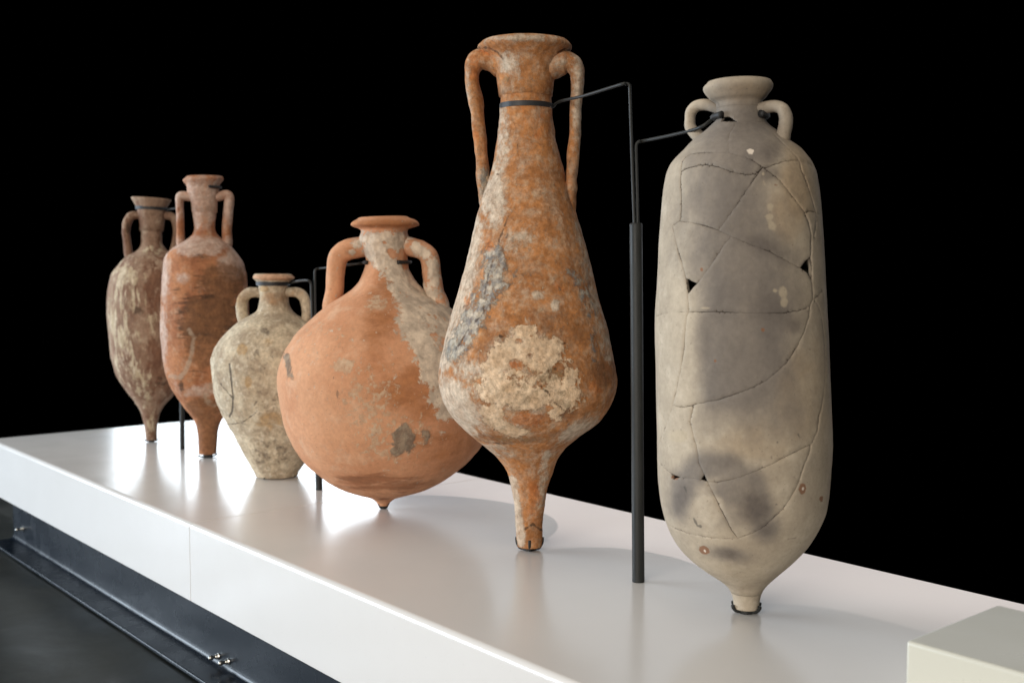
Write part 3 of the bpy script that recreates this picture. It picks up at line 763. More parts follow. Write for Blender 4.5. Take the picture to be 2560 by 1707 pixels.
ch5 = dict(
    dark=[('b', '6', 1300, 1080, 300, 120, .6, .2), ('b', '6', 1680, 1450, 150, 150, .8, 0), ('b', '6', 1250, 1430, 200, 100, .7, 0), ('b', '6', 1150, 950, 300, 90, .6, 0), ('b', '6', 600, 1250, 160, 160, .5, 0), ('l', '7', [(430, 490), (700, 530), (850, 520), (1120, 460)], 34, .6), ('b', '5', 1000, 1180, 180, 50, .4, 0), ('b', '7', 1150, 300, 120, 70, .7, 0)],
    pale=[('b', '6', 900, 1330, 360, 320, .42, 0), ('b', '7', 740, 220, 400, 280, .48, 0), ('l', '6', [(470, 100), (400, 450), (320, 750), (250, 1000), (180, 1350)], 110, .8), ('l', '6', [(1450, 100), (1620, 800), (1740, 1300)], 80, .5), ('b', '5', 600, 320, 90, 90, .75, 0), ('l', '5', [(560, 700), (560, 1000), (450, 1350)], 60, .6), ('b', '5', 980, 700, 60, 400, .45, 0),  # pale wash; the strip along the left edge also paints in side light
          ('b', '5', 1150, 520, 60, 460, .62, 0), ('b', '5', 280, 640, 40, 300, .5, 0), ('b', '7', 260, 260, 190, 280, .95, -.5), ('b', '5', 480, 1350, 130, 200, .8, 0), ('b', '7', 560, 600, 200, 70, .6, 0), ('b', '7', 1250, 440, 200, 60, .8, -.5), ('l', '7', [(720, 850), (760, 1100), (790, 1350)], 40, .85),
          ('l', '7', [(1000, 640), (960, 900), (950, 1050)], 40, .6), ('b', '6', 900, 230, 180, 130, .5, 0), ('b', '6', 1230, 830, 40, 50, 1.0, .3), ('b', '6', 1060, 740, 60, 50, .8, 0), ('b', '5', 700, 110, 300, 30, .7, 0), ('b', '6', 420, 1450, 180, 120, .6, 0), ('b', '5', 1000, 300, 60, 60, .6, 0)],
    grey=[('l', '6', [(660, 380), (660, 560), (560, 760), (480, 930), (390, 1080), (300, 1250)], 120, .8), ('b', '6', 690, 600, 130, 140, .85, 0), ('l', '6', [(1350, 520), (1480, 650), (1560, 900)], 56, .6), ('b', '6', 1580, 1200, 50, 200, .5, 0), ('b', '5', 410, 1200, 30, 110, .7, 0), ('b', '5', 855, 475, 18, 28, 1, 0), ('b', '7', 1120, 250, 50, 50, .5, 0)],
    orange=[('b', '7', 850, 350, 150, 70, .9, 0), ('b', '7', 900, 1000, 70, 250, .75, 0), ('b', '6', 860, 1390, 70, 40, .9, 0), ('b', '5', 780, 700, 150, 330, .5, 0), ('b', '5', 330, 350, 60, 160, .7, 0), ('b', '5', 440, 220, 90, 50, .7, 0), ('b', '6', 1280, 620, 90, 130, .6, 0), ('b', '6', 410, 780, 50, 130, .6, .4), ('b', '5', 340, 900, 40, 160, .6, 0), ('b', '7', 1380, 150, 90, 120, .6, 0), ('b', '6', 620, 280, 60, 90, .7, 0)],
    crust=[('b', '6', 960, 1430, 280, 230, .46, 0), ('b', '7', 760, 120, 300, 160, .48, 0), ('b', '6', 930, 1075, 125, 55, 1, 0), ('b', '6', 960, 1230, 270, 120, 1, 0), ('b', '6', 1190, 1240, 110, 100, 1, 0), ('b', '6', 720, 1300, 120, 130, 1, .3), ('b', '6', 650, 1440, 110, 110, 1, 0), ('b', '6', 1120, 1370, 130, 90, .95, 0), ('b', '6', 1370, 1500, 90, 90, .7, 0),
           ('b', '7', 640, 130, 210, 110, 1, .2), ('b', '7', 850, 180, 230, 110, .95, 0), ('b', '7', 1130, 150, 150, 130, .9, 0), ('b', '7', 1050, 300, 90, 60, .8, .6), ('b', '7', 560, 320, 100, 80, 1, .6), ('b', '7', 680, 420, 130, 60, 1, .4), ('b', '7', 760, 460, 90, 34, 1, 0), ('b', '7', 1000, 20, 160, 60, .7, 0),
           ('b', '6', 890, 1170, 40, 22, -1.1, 0), ('b', '6', 860, 1385, 60, 34, -1.0, .2), ('b', '6', 985, 1300, 30, 18, -1.1, 0), ('b', '6', 1230, 1430, 60, 40, -.5, 0), ('b', '7', 850, 350, 150, 56, -1.1, 0), ('b', '7', 1000, 265, 40, 20, -1, 0), ('b', '6', 1330, 1360, 60, 60, .5, 0)],
    olive=[('b', '7', 800, 120, 330, 160, .62, 0), ('b', '6', 1150, 1480, 200, 90, .8, 0), ('b', '7', 1150, 200, 120, 120, .7, .6), ('b', '6', 560, 1080, 60, 160, .6, .5), ('b', '7', 800, 520, 330, 34, .7, 0), ('b', '5', 600, 450, 50, 90, .7, 0), ('b', '5', 400, 1220, 26, 120, .6, 0)],
    crack=[('l', '7', [(830, 1245), (890, 1205), (955, 1255)], 12, 1), ('l', '7', [(950, 80), (1010, 130), (1050, 200), (1150, 280)], 10, .9), ('l', '6', [(640, 430), (600, 560), (560, 760), (560, 900), (420, 1050), (300, 1240)], 12, .8), ('l', '6', [(790, 0), (730, 150), (690, 260)], 12, .85),
           ('b', '6', 720, 1120, 26, 18, 1.2, .4), ('b', '6', 1313, 1188, 18, 14, 1.1, 0), ('b', '6', 1225, 1425, 22, 20, 1, 0), ('b', '5', 512, 1180, 22, 7, 1.2, 0), ('l', '5', [(640, 740), (680, 1000), (660, 1300), (600, 1540)], 6, .6), ('l', '7', [(450, 520), (560, 548), (720, 552)], 12, .7), ('b', '7', 572, 437, 12, 10, 1.2, 0),
           ('l', '5', [(360, 188), (440, 190), (510, 222), (556, 270)], 12, .8), ('l', '5', [(985, 222), (1040, 200), (1100, 208)], 12, .9), ('b', '5', 610, 445, 22, 30, .8, 0), ('l', '5', [(680, 935), (960, 938)], 4, .5), ('l', '7', [(860, 640), (980, 680), (1000, 800)], 6, .6), ('b', '6', 985, 1300, 24, 12, 1, 0)])
wall_rings(J5, [zcut(J5, 1165), zcut(J5, 425), zcut(J5, 160)], M_j5, ch5, r5, lump=.0028, lump_scale=15.0, sides=300)
handle(J5, r5, [(1262, 168), (1238, 154), (1212, 148), (1192, 156), (1181, 180), (1182, 215), (1190, 262), (1197, 335), (1205, 405), (1209, 465), (1215, 515)], [27, 27, 27, 23, 18, 17, 17, 16, 16, 15, 13], .17, M_j5, ch5, squash=1.5, flare=1.3, lump=.0034)
handle(J5, r5, [(1372, 172), (1395, 162), (1416, 156), (1434, 164), (1444, 187), (1443, 225), (1440, 262), (1437, 335), (1432, 405), (1428, 465), (1424, 515)], [27, 27, 26, 21, 16, 15, 15, 14, 14, 14, 13], .17, M_j5, ch5, squash=1.5, flare=1.3, lump=.0034)

# ------------------------------------------------------------------ jar 6 (cylindrical, mended from sherds)
L = zz('A', [(600, 108), (572, 125), (560, 142), (558, 165), (580, 200), (612, 235), (622, 254), (634, 262), (672, 266), (678, 290), (682, 330), (686, 400), (680, 440), (635, 474), (590, 520), (500, 590), (440, 640), (400, 690), (340, 745), (270, 820), (232, 905), (208, 1030), (198, 1150), (180, 1350), (165, 1540)]) \
  + zz('B', [(150, 120), (135, 450), (118, 700), (118, 900), (122, 1100), (128, 1560)]) + zz('C', [(125, 100), (130, 300), (135, 480), (144, 570), (160, 660), (190, 780), (250, 915), (330, 1020), (430, 1108), (560, 1198), (640, 1248), (680, 1292), (697, 1340), (703, 1390), (712, 1455)])
R = zz('A', [(1168, 82), (1184, 98), (1189, 114), (1180, 150), (1150, 185), (1130, 214), (1120, 236), (1092, 243), (1090, 270), (1094, 330), (1102, 400), (1130, 446), (1165, 485), (1230, 525), (1320, 600), (1440, 682), (1530, 790), (1578, 890), (1602, 1040), (1616, 1200), (1630, 1350), (1642, 1540)]) \
  + zz('B', [(1442, 100), (1462, 500), (1487, 1000), (1507, 1560)]) + zz('C', [(1455, 190), (1450, 330), (1443, 430), (1430, 580), (1410, 715), (1350, 850), (1265, 985), (1150, 1100), (1020, 1210), (940, 1285), (912, 1330), (902, 1390), (893, 1452)])
J6 = start_jar((1867, 1531), L, R, 0.010)
r6 = jar_root('mended_cylindrical_amphora', J6, 'nearest amphora, long grey-beige cylinder mended from sherds, with dark fire clouds', 66)
ch6 = dict(
    warm=[('b', 'A', 1400, 1000, 160, 420, .8, 0), ('b', 'B', 1250, 1300, 250, 500, .55, 0), ('b', 'A', 880, 200, 330, 130, .7, 0), ('b', 'C', 900, 200, 400, 200, .5, 0), ('b', 'A', 1300, 1300, 200, 300, .6, 0)],
    soot=[('l', 'A', [(860, 560), (800, 800), (780, 1200), (800, 1560)], 410, 1.0), ('l', 'B', [(790, 300), (850, 700), (830, 1000), (780, 1180)], 400, 1.1), ('b', 'B', 950, 1450, 400, 260, .55, 0), ('b', 'A', 1440, 1050, 230, 380, -.7, 0), ('b', 'B', 230, 900, 190, 380, -.5, 0), ('b', 'B', 1380, 300, 90, 500, -.5, 0), ('b', 'B', 200, 1200, 240, 300, -.6, 0),
          ('l', 'C', [(320, 680), (330, 500), (480, 370), (680, 380), (860, 520), (900, 700), (950, 830)], 110, .95), ('b', 'C', 700, 560, 180, 160, .9, .3), ('b', 'C', 680, 760, 180, 90, .6, .2), ('b', 'C', 660, 1040, 180, 60, .75, .15), ('b', 'C', 1000, 60, 300, 160, .4, 0), ('b', 'C', 560, 650, 60, 40, -.8, 0), ('b', 'C', 480, 720, 130, 80, -.75, 0)],
    sootdark=[('b', 'A', 1180, 720, 110, 120, .7, 0), ('b', 'A', 1150, 900, 110, 90, .7, 0), ('b', 'B', 960, 170, 200, 80, .55, .5), ('b', 'B', 480, 900, 80, 200, .5, 0), ('b', 'B', 1000, 680, 160, 160, .5, 0), ('b', 'C', 860, 700, 130, 130, .8, .5), ('b', 'C', 940, 830, 50, 60, .7, 0), ('b', 'C', 320, 600, 50, 130, .6, .2), ('b', 'C', 660, 340, 120, 60, .45, 0), ('b', 'C', 650, 1030, 90, 40, .6, .2), ('b', 'B', 1200, 800, 60, 60, .5, 0), ('b', 'B', 1100, 310, 60, 40, .4, 0)],
    lightspot=[('b', 'A', 1160, 1200, 34, 36, 1, 0), ('b', 'A', 1150, 1290, 44, 36, 1, 0), ('b', 'A', 1175, 1370, 44, 40, .9, .5), ('b', 'B', 1120, 530, 40, 50, 1, 0), ('b', 'B', 1130, 610, 36, 50, .9, 0), ('b', 'B', 1055, 520, 22, 24, 1, 0), ('b', 'A', 1105, 990, 26, 22, .9, 0), ('b', 'A', 1100, 905, 16, 14, .9, 0), ('b', 'B', 510, 665, 60, 16, .7, 0), ('b', 'C', 290, 150, 90, 60, .8, 0), ('b', 'B', 1050, 40, 50, 40, .6, 0)],
    chip=[('b', 'C', 1225, 548, 26, 42, 1.1, .1), ('b', 'C', 1366, 622, 15, 22, 1.1, 0), ('b', 'C', 485, 1008, 42, 30, 1.1, .5), ('b', 'B', 478, 358, 12, 14, 1, 0), ('b', 'B', 585, 1080, 14, 16, .9, 0), ('b', 'B', 962, 828, 9, 9, 1, 0), ('b', 'A', 1215, 1010, 26, 24, .6, 0), ('b', 'C', 262, 462, 30, 18, .9, 0)],
    white=[('b', 'A', 985, 708, 34, 22, 1.1, .2), ('b', 'C', 1225, 540, 10, 12, 1.2, 0), ('b', 'C', 487, 1008, 14, 9, 1.2, .5), ('b', 'B', 668, 474, 7, 7, 1, 0), ('b', 'A', 760, 866, 8, 6, 1, 0), ('b', 'B', 765, 292, 10, 5, .9, 0)],
    mark=[('l', 'C', [(412, 778), (425, 815), (455, 825)], 9, 1.0), ('l', 'C', [(340, 530), (355, 580)], 12, .8), ('l', 'C', [(1190, 130), (1205, 155)], 10, .8), ('b', 'C', 1030, 658, 26, 9, .9, 0), ('b', 'C', 520, 662, 18, 12, .7, 0), ('b', 'C', 1030, 198, 8, 8, 1, 0), ('b', 'C', 557, 54, 6, 6, 1, 0), ('b', 'B', 506, 1270, 7, 7, 1, 0), ('b', 'A', 265, 1000, 12, 16, .8, 0),
          ('l', 'C', [(1110, 930), (1180, 915), (1220, 960)], 9, .6), ('l', 'C', [(790, 930), (830, 1040), (950, 1090), (1080, 1060), (1180, 1000)], 5, .6), ('l', 'B', [(440, 1035), (530, 975)], 10, .5), ('b', 'A', 952, 152, 7, 7, 1, 0), ('b', 'A', 912, 156, 6, 6, 1, 0), ('b', 'A', 440, 1465, 10, 10, .7, 0), ('b', 'C', 1147, 312, 10, 8, .8, 0), ('b', 'C', 870, 942, 8, 7, .9, 0), ('l', 'A', [(480, 290), (530, 310)], 4, .6)])
zf, zn, zr = zcut(J6, 1480), zcut(J6, 268), zcut(J6, 246)
NAMES6 = ('foot', 'wall', 'neck', 'rim')
o6 = wall_rings(J6, [zf, zn, zr], M_j6, dict(ch6, crack=[('b', 'C', 800, 1340, 90, 8, .9, 0), ('b', 'A', 700, 290, 14, 30, .7, -.4)]), r6, lump=.0009, lump_scale=10.0, names=NAMES6, sides=300, inner=.05, skip=('wall',))
handle(J6, r6, [(1802, 276), (1786, 268), (1763, 262), (1741, 266), (1728, 280), (1725, 298), (1728, 322), (1742, 352)], [13, 14, 14, 14, 14, 13, 14, 17], .42, M_j6, ch6, squash=1.2, lump=.0008)
handle(J6, r6, [(1898, 272), (1916, 269), (1938, 266), (1956, 273), (1964, 290), (1964, 310), (1960, 330), (1952, 352)], [14, 15, 15, 15, 16, 16, 16, 19], .42, M_j6, ch6, squash=1.2, lump=.0008)

# sherds: the wall between foot and neck is cut along the mended breaks
RREF = 0.165
def pix_to_uz(x, y):
    d = ray(x, y)
    t0 = np.dot(J6.P - CC, J6.n) / np.dot(d, J6.n)
    lo, hi = t0 - 0.25, t0
    def inside(t):
        p = CC + d * t - J6.P
        z = p[2]
        r = np.interp(z, J6.z, J6.r); c = np.interp(z, J6.z, J6.c)
        return (np.dot(p, J6.e) - c) ** 2 + np.dot(p, J6.n) ** 2 < r * r
    if not inside(hi):
        p = CC + d * hi - J6.P
        c = np.interp(p[2], J6.z, J6.c)
        return np.array([(PI / 2 if np.dot(p, J6.e) > c else -PI / 2) * RREF, p[2]])
    for _ in range(40):
        m = (lo + hi) / 2
        if inside(m): hi = m
        else: lo = m
    p = CC + d * hi - J6.P
    c = np.interp(p[2], J6.z, J6.c)
    return np.array([math.atan2(np.dot(p, J6.e) - c, -np.dot(p, J6.n)) * RREF, p[2]])
nd = {'n1': ('A', 790, 715), 'n2': ('A', 1095, 850), 'n3': ('A', 365, 890), 'n4': ('A', 355, 1330), 'n5': ('A', 700, 1412), 'n6': ('B', 715, 100), 'n7': ('A', 1470, 1255), 'n8': ('A', 1575, 1262),
      'n9': ('A', 1420, 790), 'n10': ('B', 360, 425), 'n11': ('B', 450, 465), 'n12': ('B', 378, 545), 'n13': ('B', 385, 690), 'n14': ('B', 1360, 590), 'n15': ('B', 1260, 345), 'n16': ('B', 1338, 258), 'n17': ('B', 1350, 450),
      'n18': ('A', 375, 800), 'n19': ('B', 1338, 636), 'n20': ('C', 1290, 210), 'n21': ('B', 255, 1420), 'n22': ('C', 510, 495), 'n23': ('C', 735, 920), 'n24': ('C', 200, 60), 'n25': ('A', 290, 1372), 'n26': ('B', 420, 1418), 'n27': ('C', 485, 440), 'n28': ('C', 455, 480),
      'm1': ('A', 720, 440), 'm2': ('A', 735, 400), 'm3': ('A', 868, 443), 'k1': ('C', 300, 458), 'k2': ('C', 235, 432), 'k3': ('C', 245, 480), 'b1': ('A', 840, 480)}
cracks = [
    ('m', ['m1', 'm2', ('A', 800, 402), 'm3', 'm1'], 1), ('m', ['m1', ('A', 660, 460), ('A', 610, 478)], 0), ('m', ['m3', ('A', 1000, 446), ('A', 1128, 448)], 0),
    ('', ['b1', ('A', 805, 540), ('A', 786, 610), ('A', 790, 660), 'n1'], 0), ('', ['n18', ('A', 400, 765), ('A', 450, 730), ('A', 540, 720), ('A', 640, 716), ('A', 720, 718), 'n1', ('A', 860, 740), ('A', 940, 760), ('A', 1020, 800), 'n2'], 0),
    ('', ['n2', ('A', 1130, 855), ('A', 1200, 825), ('A', 1290, 800), ('A', 1350, 790), 'n9', ('A', 1480, 805), ('A', 1535, 838), ('A', 1568, 880)], 0),
    ('', ['n3', ('A', 430, 855), ('A', 520, 832), ('A', 600, 828), ('A', 680, 845), ('A', 760, 870), ('A', 850, 900), ('A', 940, 915), ('A', 1030, 912), 'n2'], 0),
    ('', ['n18', 'n3', ('A', 360, 980), ('A', 365, 1080), ('A', 368, 1200), ('A', 365, 1290), 'n4'], 0), ('', ['n4', 'n25', ('A', 250, 1420), ('B', 205, 80), ('B', 165, 160), ('B', 148, 300)], 0),
    ('', ['n4', ('A', 450, 1340), ('A', 540, 1360), ('A', 620, 1385), 'n5', ('A', 760, 1440), 'n6', ('B', 790, 130), ('B', 880, 170), ('B', 1000, 210), ('B', 1100, 262), ('B', 1180, 306), 'n15'], 0),
    ('', ['n2', ('A', 1030, 940), ('A', 970, 1030), ('A', 900, 1130), ('A', 830, 1230), ('A', 760, 1330), 'n5'], 0), ('', ['n6', ('B', 650, 180), ('B', 600, 260), ('B', 540, 350), ('B', 480, 430), 'n11'], 0),
    ('', ['n25', ('B', 275, 110), ('B', 300, 220), ('B', 330, 310), 'n10'], 0), ('h', ['n10', 'n11', 'n12', 'n10'], 1), ('', ['n12', ('B', 383, 620), 'n13'], 0),
    ('', [('B', 130, 722), ('B', 170, 705), ('B', 260, 693), 'n13', ('B', 540, 688), ('B', 690, 692), ('B', 850, 698), ('B', 1000, 700), ('B', 1130, 697), ('B', 1250, 680), ('B', 1305, 662), 'n19', 'n14'], 0),
    ('', ['n2', ('A', 1190, 920), ('A', 1250, 970), ('A', 1330, 1070), ('A', 1400, 1160), 'n7', ('A', 1505, 1350), ('B', 1345, 90), ('B', 1345, 180), 'n16'], 0), ('', ['n9', ('A', 1440, 880), ('A', 1480, 970), ('A', 1520, 1080), ('A', 1550, 1180), 'n8', ('A', 1568, 1380), ('A', 1552, 1470)], 0),
    ('', ['n7', ('A', 1500, 1243), ('A', 1550, 1245), 'n8', ('A', 1602, 1268)], 0), ('', ['n9', ('A', 1380, 740), ('A', 1330, 690), ('A', 1280, 640), ('A', 1210, 575)], 0),
    ('h', ['n15', ('B', 1295, 295), 'n16', ('B', 1350, 350), 'n17', ('B', 1325, 400), ('B', 1295, 368), 'n15'], 1), ('', ['n17', ('B', 1358, 520), 'n14'], 0), ('', ['n14', ('B', 1388, 570), ('B', 1428, 530)], 0),
    ('', ['n14', ('B', 1400, 640), ('B', 1425, 720), ('B', 1440, 830), ('B', 1450, 950), ('B', 1455, 1080), ('B', 1452, 1230), ('B', 1440, 1350), ('B', 1420, 1460), ('C', 1350, 0), ('C', 1335, 110), 'n20'], 0),
    ('', ['n19', ('B', 1325, 740), ('B', 1290, 850), ('B', 1230, 970), ('B', 1150, 1090), ('B', 1080, 1155), ('B', 1000, 1220), ('B', 900, 1275), ('B', 770, 1325), ('B', 620, 1375), ('B', 500, 1400), 'n26', ('B', 345, 1435), 'n21'], 0),
    ('', ['n13', ('B', 370, 720), ('B', 355, 860), ('B', 345, 980), ('B', 320, 1140), ('B', 290, 1280), 'n21', ('B', 230, 1500), 'n24', ('C', 165, 140), ('C', 140, 220)], 0), ('', [('B', 148, 1380), ('B', 165, 1470), 'n24'], 0),
    ('', [('C', 160, 365), ('C', 190, 395), 'k2'], 0), ('h', ['k2', 'k1', 'k3', 'k2'], 1), ('', ['k1', ('C', 340, 465), ('C', 400, 468), 'n28'], 0), ('h', ['n28', 'n27', 'n22', 'n28'], 1),
    ('', ['n22', ('C', 600, 495), ('C', 710, 470), ('C', 830, 430), ('C', 960, 375), ('C', 1090, 310), ('C', 1200, 255), 'n20'], 0), ('', ['n20', ('C', 1272, 290), ('C', 1240, 370), ('C', 1215, 450), ('C', 1180, 540), ('C', 1130, 630), ('C', 1080, 700), ('C', 1000, 775), ('C', 930, 835), ('C', 850, 880), 'n23', ('C', 640, 922), ('C', 540, 915), ('C', 400, 890), ('C', 300, 860), ('C', 215, 815)], 0),
    ('', ['n22', ('C', 540, 560), ('C', 580, 640), ('C', 630, 740), ('C', 680, 840), 'n23'], 0), ('', ['n27', ('C', 445, 350), ('C', 435, 270), ('C', 400, 130), ('C', 378, 40), 'n26'], 0)]
def build_sherds():
    zlo, zhi = zf, zn
    # snap the heights to the rings of foot and neck
    zlo = J6.z[int(np.argmin(abs(J6.z - zf)))]; zhi = J6.z[int(np.argmin(abs(J6.z - zn)))]
    cache = {}
    pts = []; cons = []; kind = []                       # kind: 1 crack, 0 other
    def add(p, k=0):
        pts.append(p); kind.append(k); return len(pts) - 1
    rnd = random.Random(3)
    holes = []
    for kk, seq, closed in cracks:
        P = []
        for q in seq:
            if isinstance(q, str):
                if q not in cache:
                    cache[q] = add(pix_to_uz(*zz(nd[q][0], [nd[q][1:]])[0]), 1)
                P.append(cache[q])
            else:
                P.append(add(pix_to_uz(*zz(q[0], [q[1:]])[0]), 1))
        if closed: holes.append([pts[i] for i in P[:-1]])
        for a, b in zip(P[:-1], P[1:]):
            A, B = pts[a], pts[b]
            Ln = np.linalg.norm(B - A); m = max(1, int(Ln / 0.0045))
            prev = a
            dirn = (B - A) / (Ln + 1e-9); nr = np.array([-dirn[1], dirn[0]])
            for i in range(1, m):
                q = add(A + (B - A) * i / m + nr * rnd.uniform(-.0006, .0006), 1)
                cons.append((prev, q)); prev = q
            cons.append((prev, b))
    for i in range(2):
        pass
    # closing cracks round the back so that every sherd is a closed piece
    def back(zs, a0, a1):
        n = 60; prev = None
        for i in range(n + 1):
            t = i / n; u = (a0 + (a1 - a0) * t) * RREF
            z = zs(t) + 0.004 * math.sin(9 * t)
            q = add(np.array([u, z]), 1)
            if prev is not None: cons.append((prev, q))
            prev = q
    CP = np.array(pts)
    # borders
    nb = 150
    us = np.linspace(-PI * RREF, PI * RREF, nb + 1)
    bl = [add(np.array([u, zlo])) for u in us]; bh = [add(np.array([u, zhi])) for u in us]
    nv = 110
    vs = np.linspace(zlo, zhi, nv + 1)[1:-1]
    s0 = [bl[0]] + [add(np.array([us[0], z])) for z in vs] + [bh[0]]
    s1 = [bl[-1]] + [add(np.array([us[-1], z])) for z in vs] + [bh[-1]]
    bord = []
    for S in (bl, bh, s0, s1):
        for a, b in zip(S[:-1], S[1:]): cons.append((a, b)); bord.append((a, b))
    # shoulders of the grooves
    A_ = np.array([pts[a] for a, b in cons]); B_ = np.array([pts[b] for a, b in cons])
    isc = np.array([kind[a] == 1 and kind[b] == 1 for a, b in cons])
    Ac, Bc = A_[isc], B_[isc]
    def dist(Q):
        out = np.full(len(Q), 1e9)
        AB = Bc - Ac; L2 = (AB ** 2).sum(1) + 1e-12
        for i in range(0, len(Q), 2000):
            q = Q[i:i + 2000]
            t = np.clip(((q[:, None, :] - Ac[None]) * AB[None]).sum(2) / L2[None], 0, 1)
            dd = np.linalg.norm(q[:, None, :] - Ac[None] - AB[None] * t[:, :, None], axis=2)
            out[i:i + 2000] = dd.min(1)
        return out
    W_ = 0.0012
    side = []
    for a, b in zip(Ac, Bc):
        d = (b - a) / (np.linalg.norm(b - a) + 1e-9); n_ = np.array([-d[1], d[0]])
        for s in (-1, 1):
            side.append((a + b) / 2 + n_ * W_ * s)
    side = np.array(side)
    side = side[dist(side) > W_ * 0.8]
    side = side[(side[:, 1] > zlo + .002) & (side[:, 1] < zhi - .002)]
    g = []
    for iz, z in enumerate(np.linspace(zlo, zhi, 150)[1:-1]):
        for u in np.linspace(-PI * RREF, PI * RREF, 151)[1:-1]:
            g.append((u + (0.0034 if iz % 2 else 0), z))
    g = np.array(g); g = g[g[:, 0] < PI * RREF - .003]
    g = g[dist(g) > 0.0042]
    # finer grid where chips sit
    for q in list(side) + list(g): add(np.array(q))
    vco = [Vector((float(p[0]), float(p[1]))) for p in pts]
    ov, oe, of, ivs, ies, ifs = delaunay_2d_cdt(vco, cons, [], 0, 1e-6, True)
    ncrk = len([1 for x in isc if x])
    crack_e = set()
    for e, orig in zip(oe, ies):
        if any(isc[o_] for o_ in orig if o_ < len(isc)): crack_e.add((min(e), max(e)))
    UV = np.array([(v_.x, v_.y) for v_ in ov])
    # flood fill
    em = {}
    for fi, f in enumerate(of):
        for a, b in zip(f, f[1:] + f[:1] if isinstance(f, list) else tuple(f[1:]) + (f[0],)):
            em.setdefault((min(a, b), max(a, b)), []).append(fi)
    # seam at the back: join left and right border faces by height
    comp = [-1] * len(of); nbrs = [[] for _ in of]
    for e, fs in em.items():
        if e not in crack_e and len(fs) == 2:
            nbrs[fs[0]].append(fs[1]); nbrs[fs[1]].append(fs[0])
    lmap = {}
    for e, fs in em.items():
        if len(fs) == 1:
            a, b = UV[e[0]], UV[e[1]]
            if abs(a[0] - b[0]) < 1e-6 and abs(abs(a[0]) - PI * RREF) < 1e-5:
                lmap.setdefault(round(float(a[1] + b[1]) / 2, 5), []).append(fs[0])
    for k, fs in lmap.items():
        if len(fs) == 2: nbrs[fs[0]].append(fs[1]); nbrs[fs[1]].append(fs[0])
    nc = 0
    for i in range(len(of)):
        if comp[i] >= 0: continue
        st = [i]; comp[i] = nc
        while st:
            j = st.pop()
            for k in nbrs[j]:
                if comp[k] < 0: comp[k] = nc; st.append(k)
        nc += 1
    groups = {}
    for i, c in enumerate(comp): groups.setdefault(c, []).append(i)
    def inpoly(p, poly):
        c = False; j = len(poly) - 1
        for i in range(len(poly)):
            if (poly[i][1] > p[1]) != (poly[j][1] > p[1]) and p[0] < (poly[j][0] - poly[i][0]) * (p[1] - poly[i][1]) / (poly[j][1] - poly[i][1]) + poly[i][0]: c = not c
            j = i
        return c
    crack_v = set(v_ for e in crack_e for v_ in e)
    # every output vertex once: outer surface position
    depth = np.zeros(len(UV)); ck = np.zeros(len(UV))
    rr = np.random.RandomState(8)
    for v_ in crack_v:
        pass
    P3 = jar_point(J6, UV[:, 1], UV[:, 0] / RREF, None, 0.0)
    thv = UV[:, 0] / RREF
    cv = np.array(sorted(crack_v))
    q = np.clip(0.5 + 0.8 * vnoise(P3[cv], 28.0, 3.0) + 0.5 * vnoise(P3[cv], 150.0, 8.0), 0, 1.3)
    ck[cv] = 0.28 + 0.8 * q
    depth[cv] = -0.0003 - 0.0011 * q
    nrm = np.outer(np.sin(thv), J6.e) + np.outer(-np.cos(thv), J6.n)
    lmp = 0.0009 * (vnoise(P3, 10.0, J6.seed) + 0.5 * vnoise(P3, 27.0, J6.seed + 9) + 0.25 * vnoise(P3, 65.0, J6.seed + 4))
    cnt = 0
    for c, fl in sorted(groups.items(), key=lambda kv: -len(kv[1])):
        cen = np.mean([UV[list(of[i])].mean(0) for i in fl], axis=0)
        if len(fl) < 400 and any(inpoly(cen, h) for h in holes): continue
        lift = rr.uniform(-.0005, .0005) if cnt else 0.0
        idx = sorted(set(v_ for i in fl for v_ in of[i]))
        mp = {v_: i for i, v_ in enumerate(idx)}
        ed = (UV[idx, 1] - zlo < .004) | (zhi - UV[idx, 1] < .004)
        lf = np.where(ed, 0.0, lift)
        Vo = P3[idx] + nrm[idx] * (lmp[idx] + depth[idx] + lf)[:, None]
        Vi = P3[idx] - nrm[idx] * 0.008
        n_ = len(idx)
        # merge the seam
        key = {}; rem = list(range(n_))
        for i, v_ in enumerate(idx):
            u, z = UV[v_]
            if abs(abs(u) - PI * RREF) < 1e-5:
                k = round(float(z), 5)
                if k in key: rem[i] = key[k]
                else: key[k] = i
        F = []; be = {}
        for i in fl:
            f = [rem[mp[v_]] for v_ in of[i]]
            if len(set(f)) < 3: continue
            F.append(tuple(f)); F.append(tuple(n_ + q for q in f[::-1]))
            for a, b in zip(f, f[1:] + f[:1]):
                be[(a, b)] = be.get((a, b), 0) + 1
        for (a, b) in list(be):
            if (b, a) not in be: F.append((b, a, n_ + a, n_ + b))
        V = np.vstack([Vo, Vi])
        at = finish_attrs(J6, V, ch6)
        at['crack'] = np.concatenate([ck[idx], np.full(n_, 0.0)])
        o = link_arrays('sherd', V, F, M_j6, r6, True, at)
        cnt += 1
    print('sherds', cnt)
build_sherds()

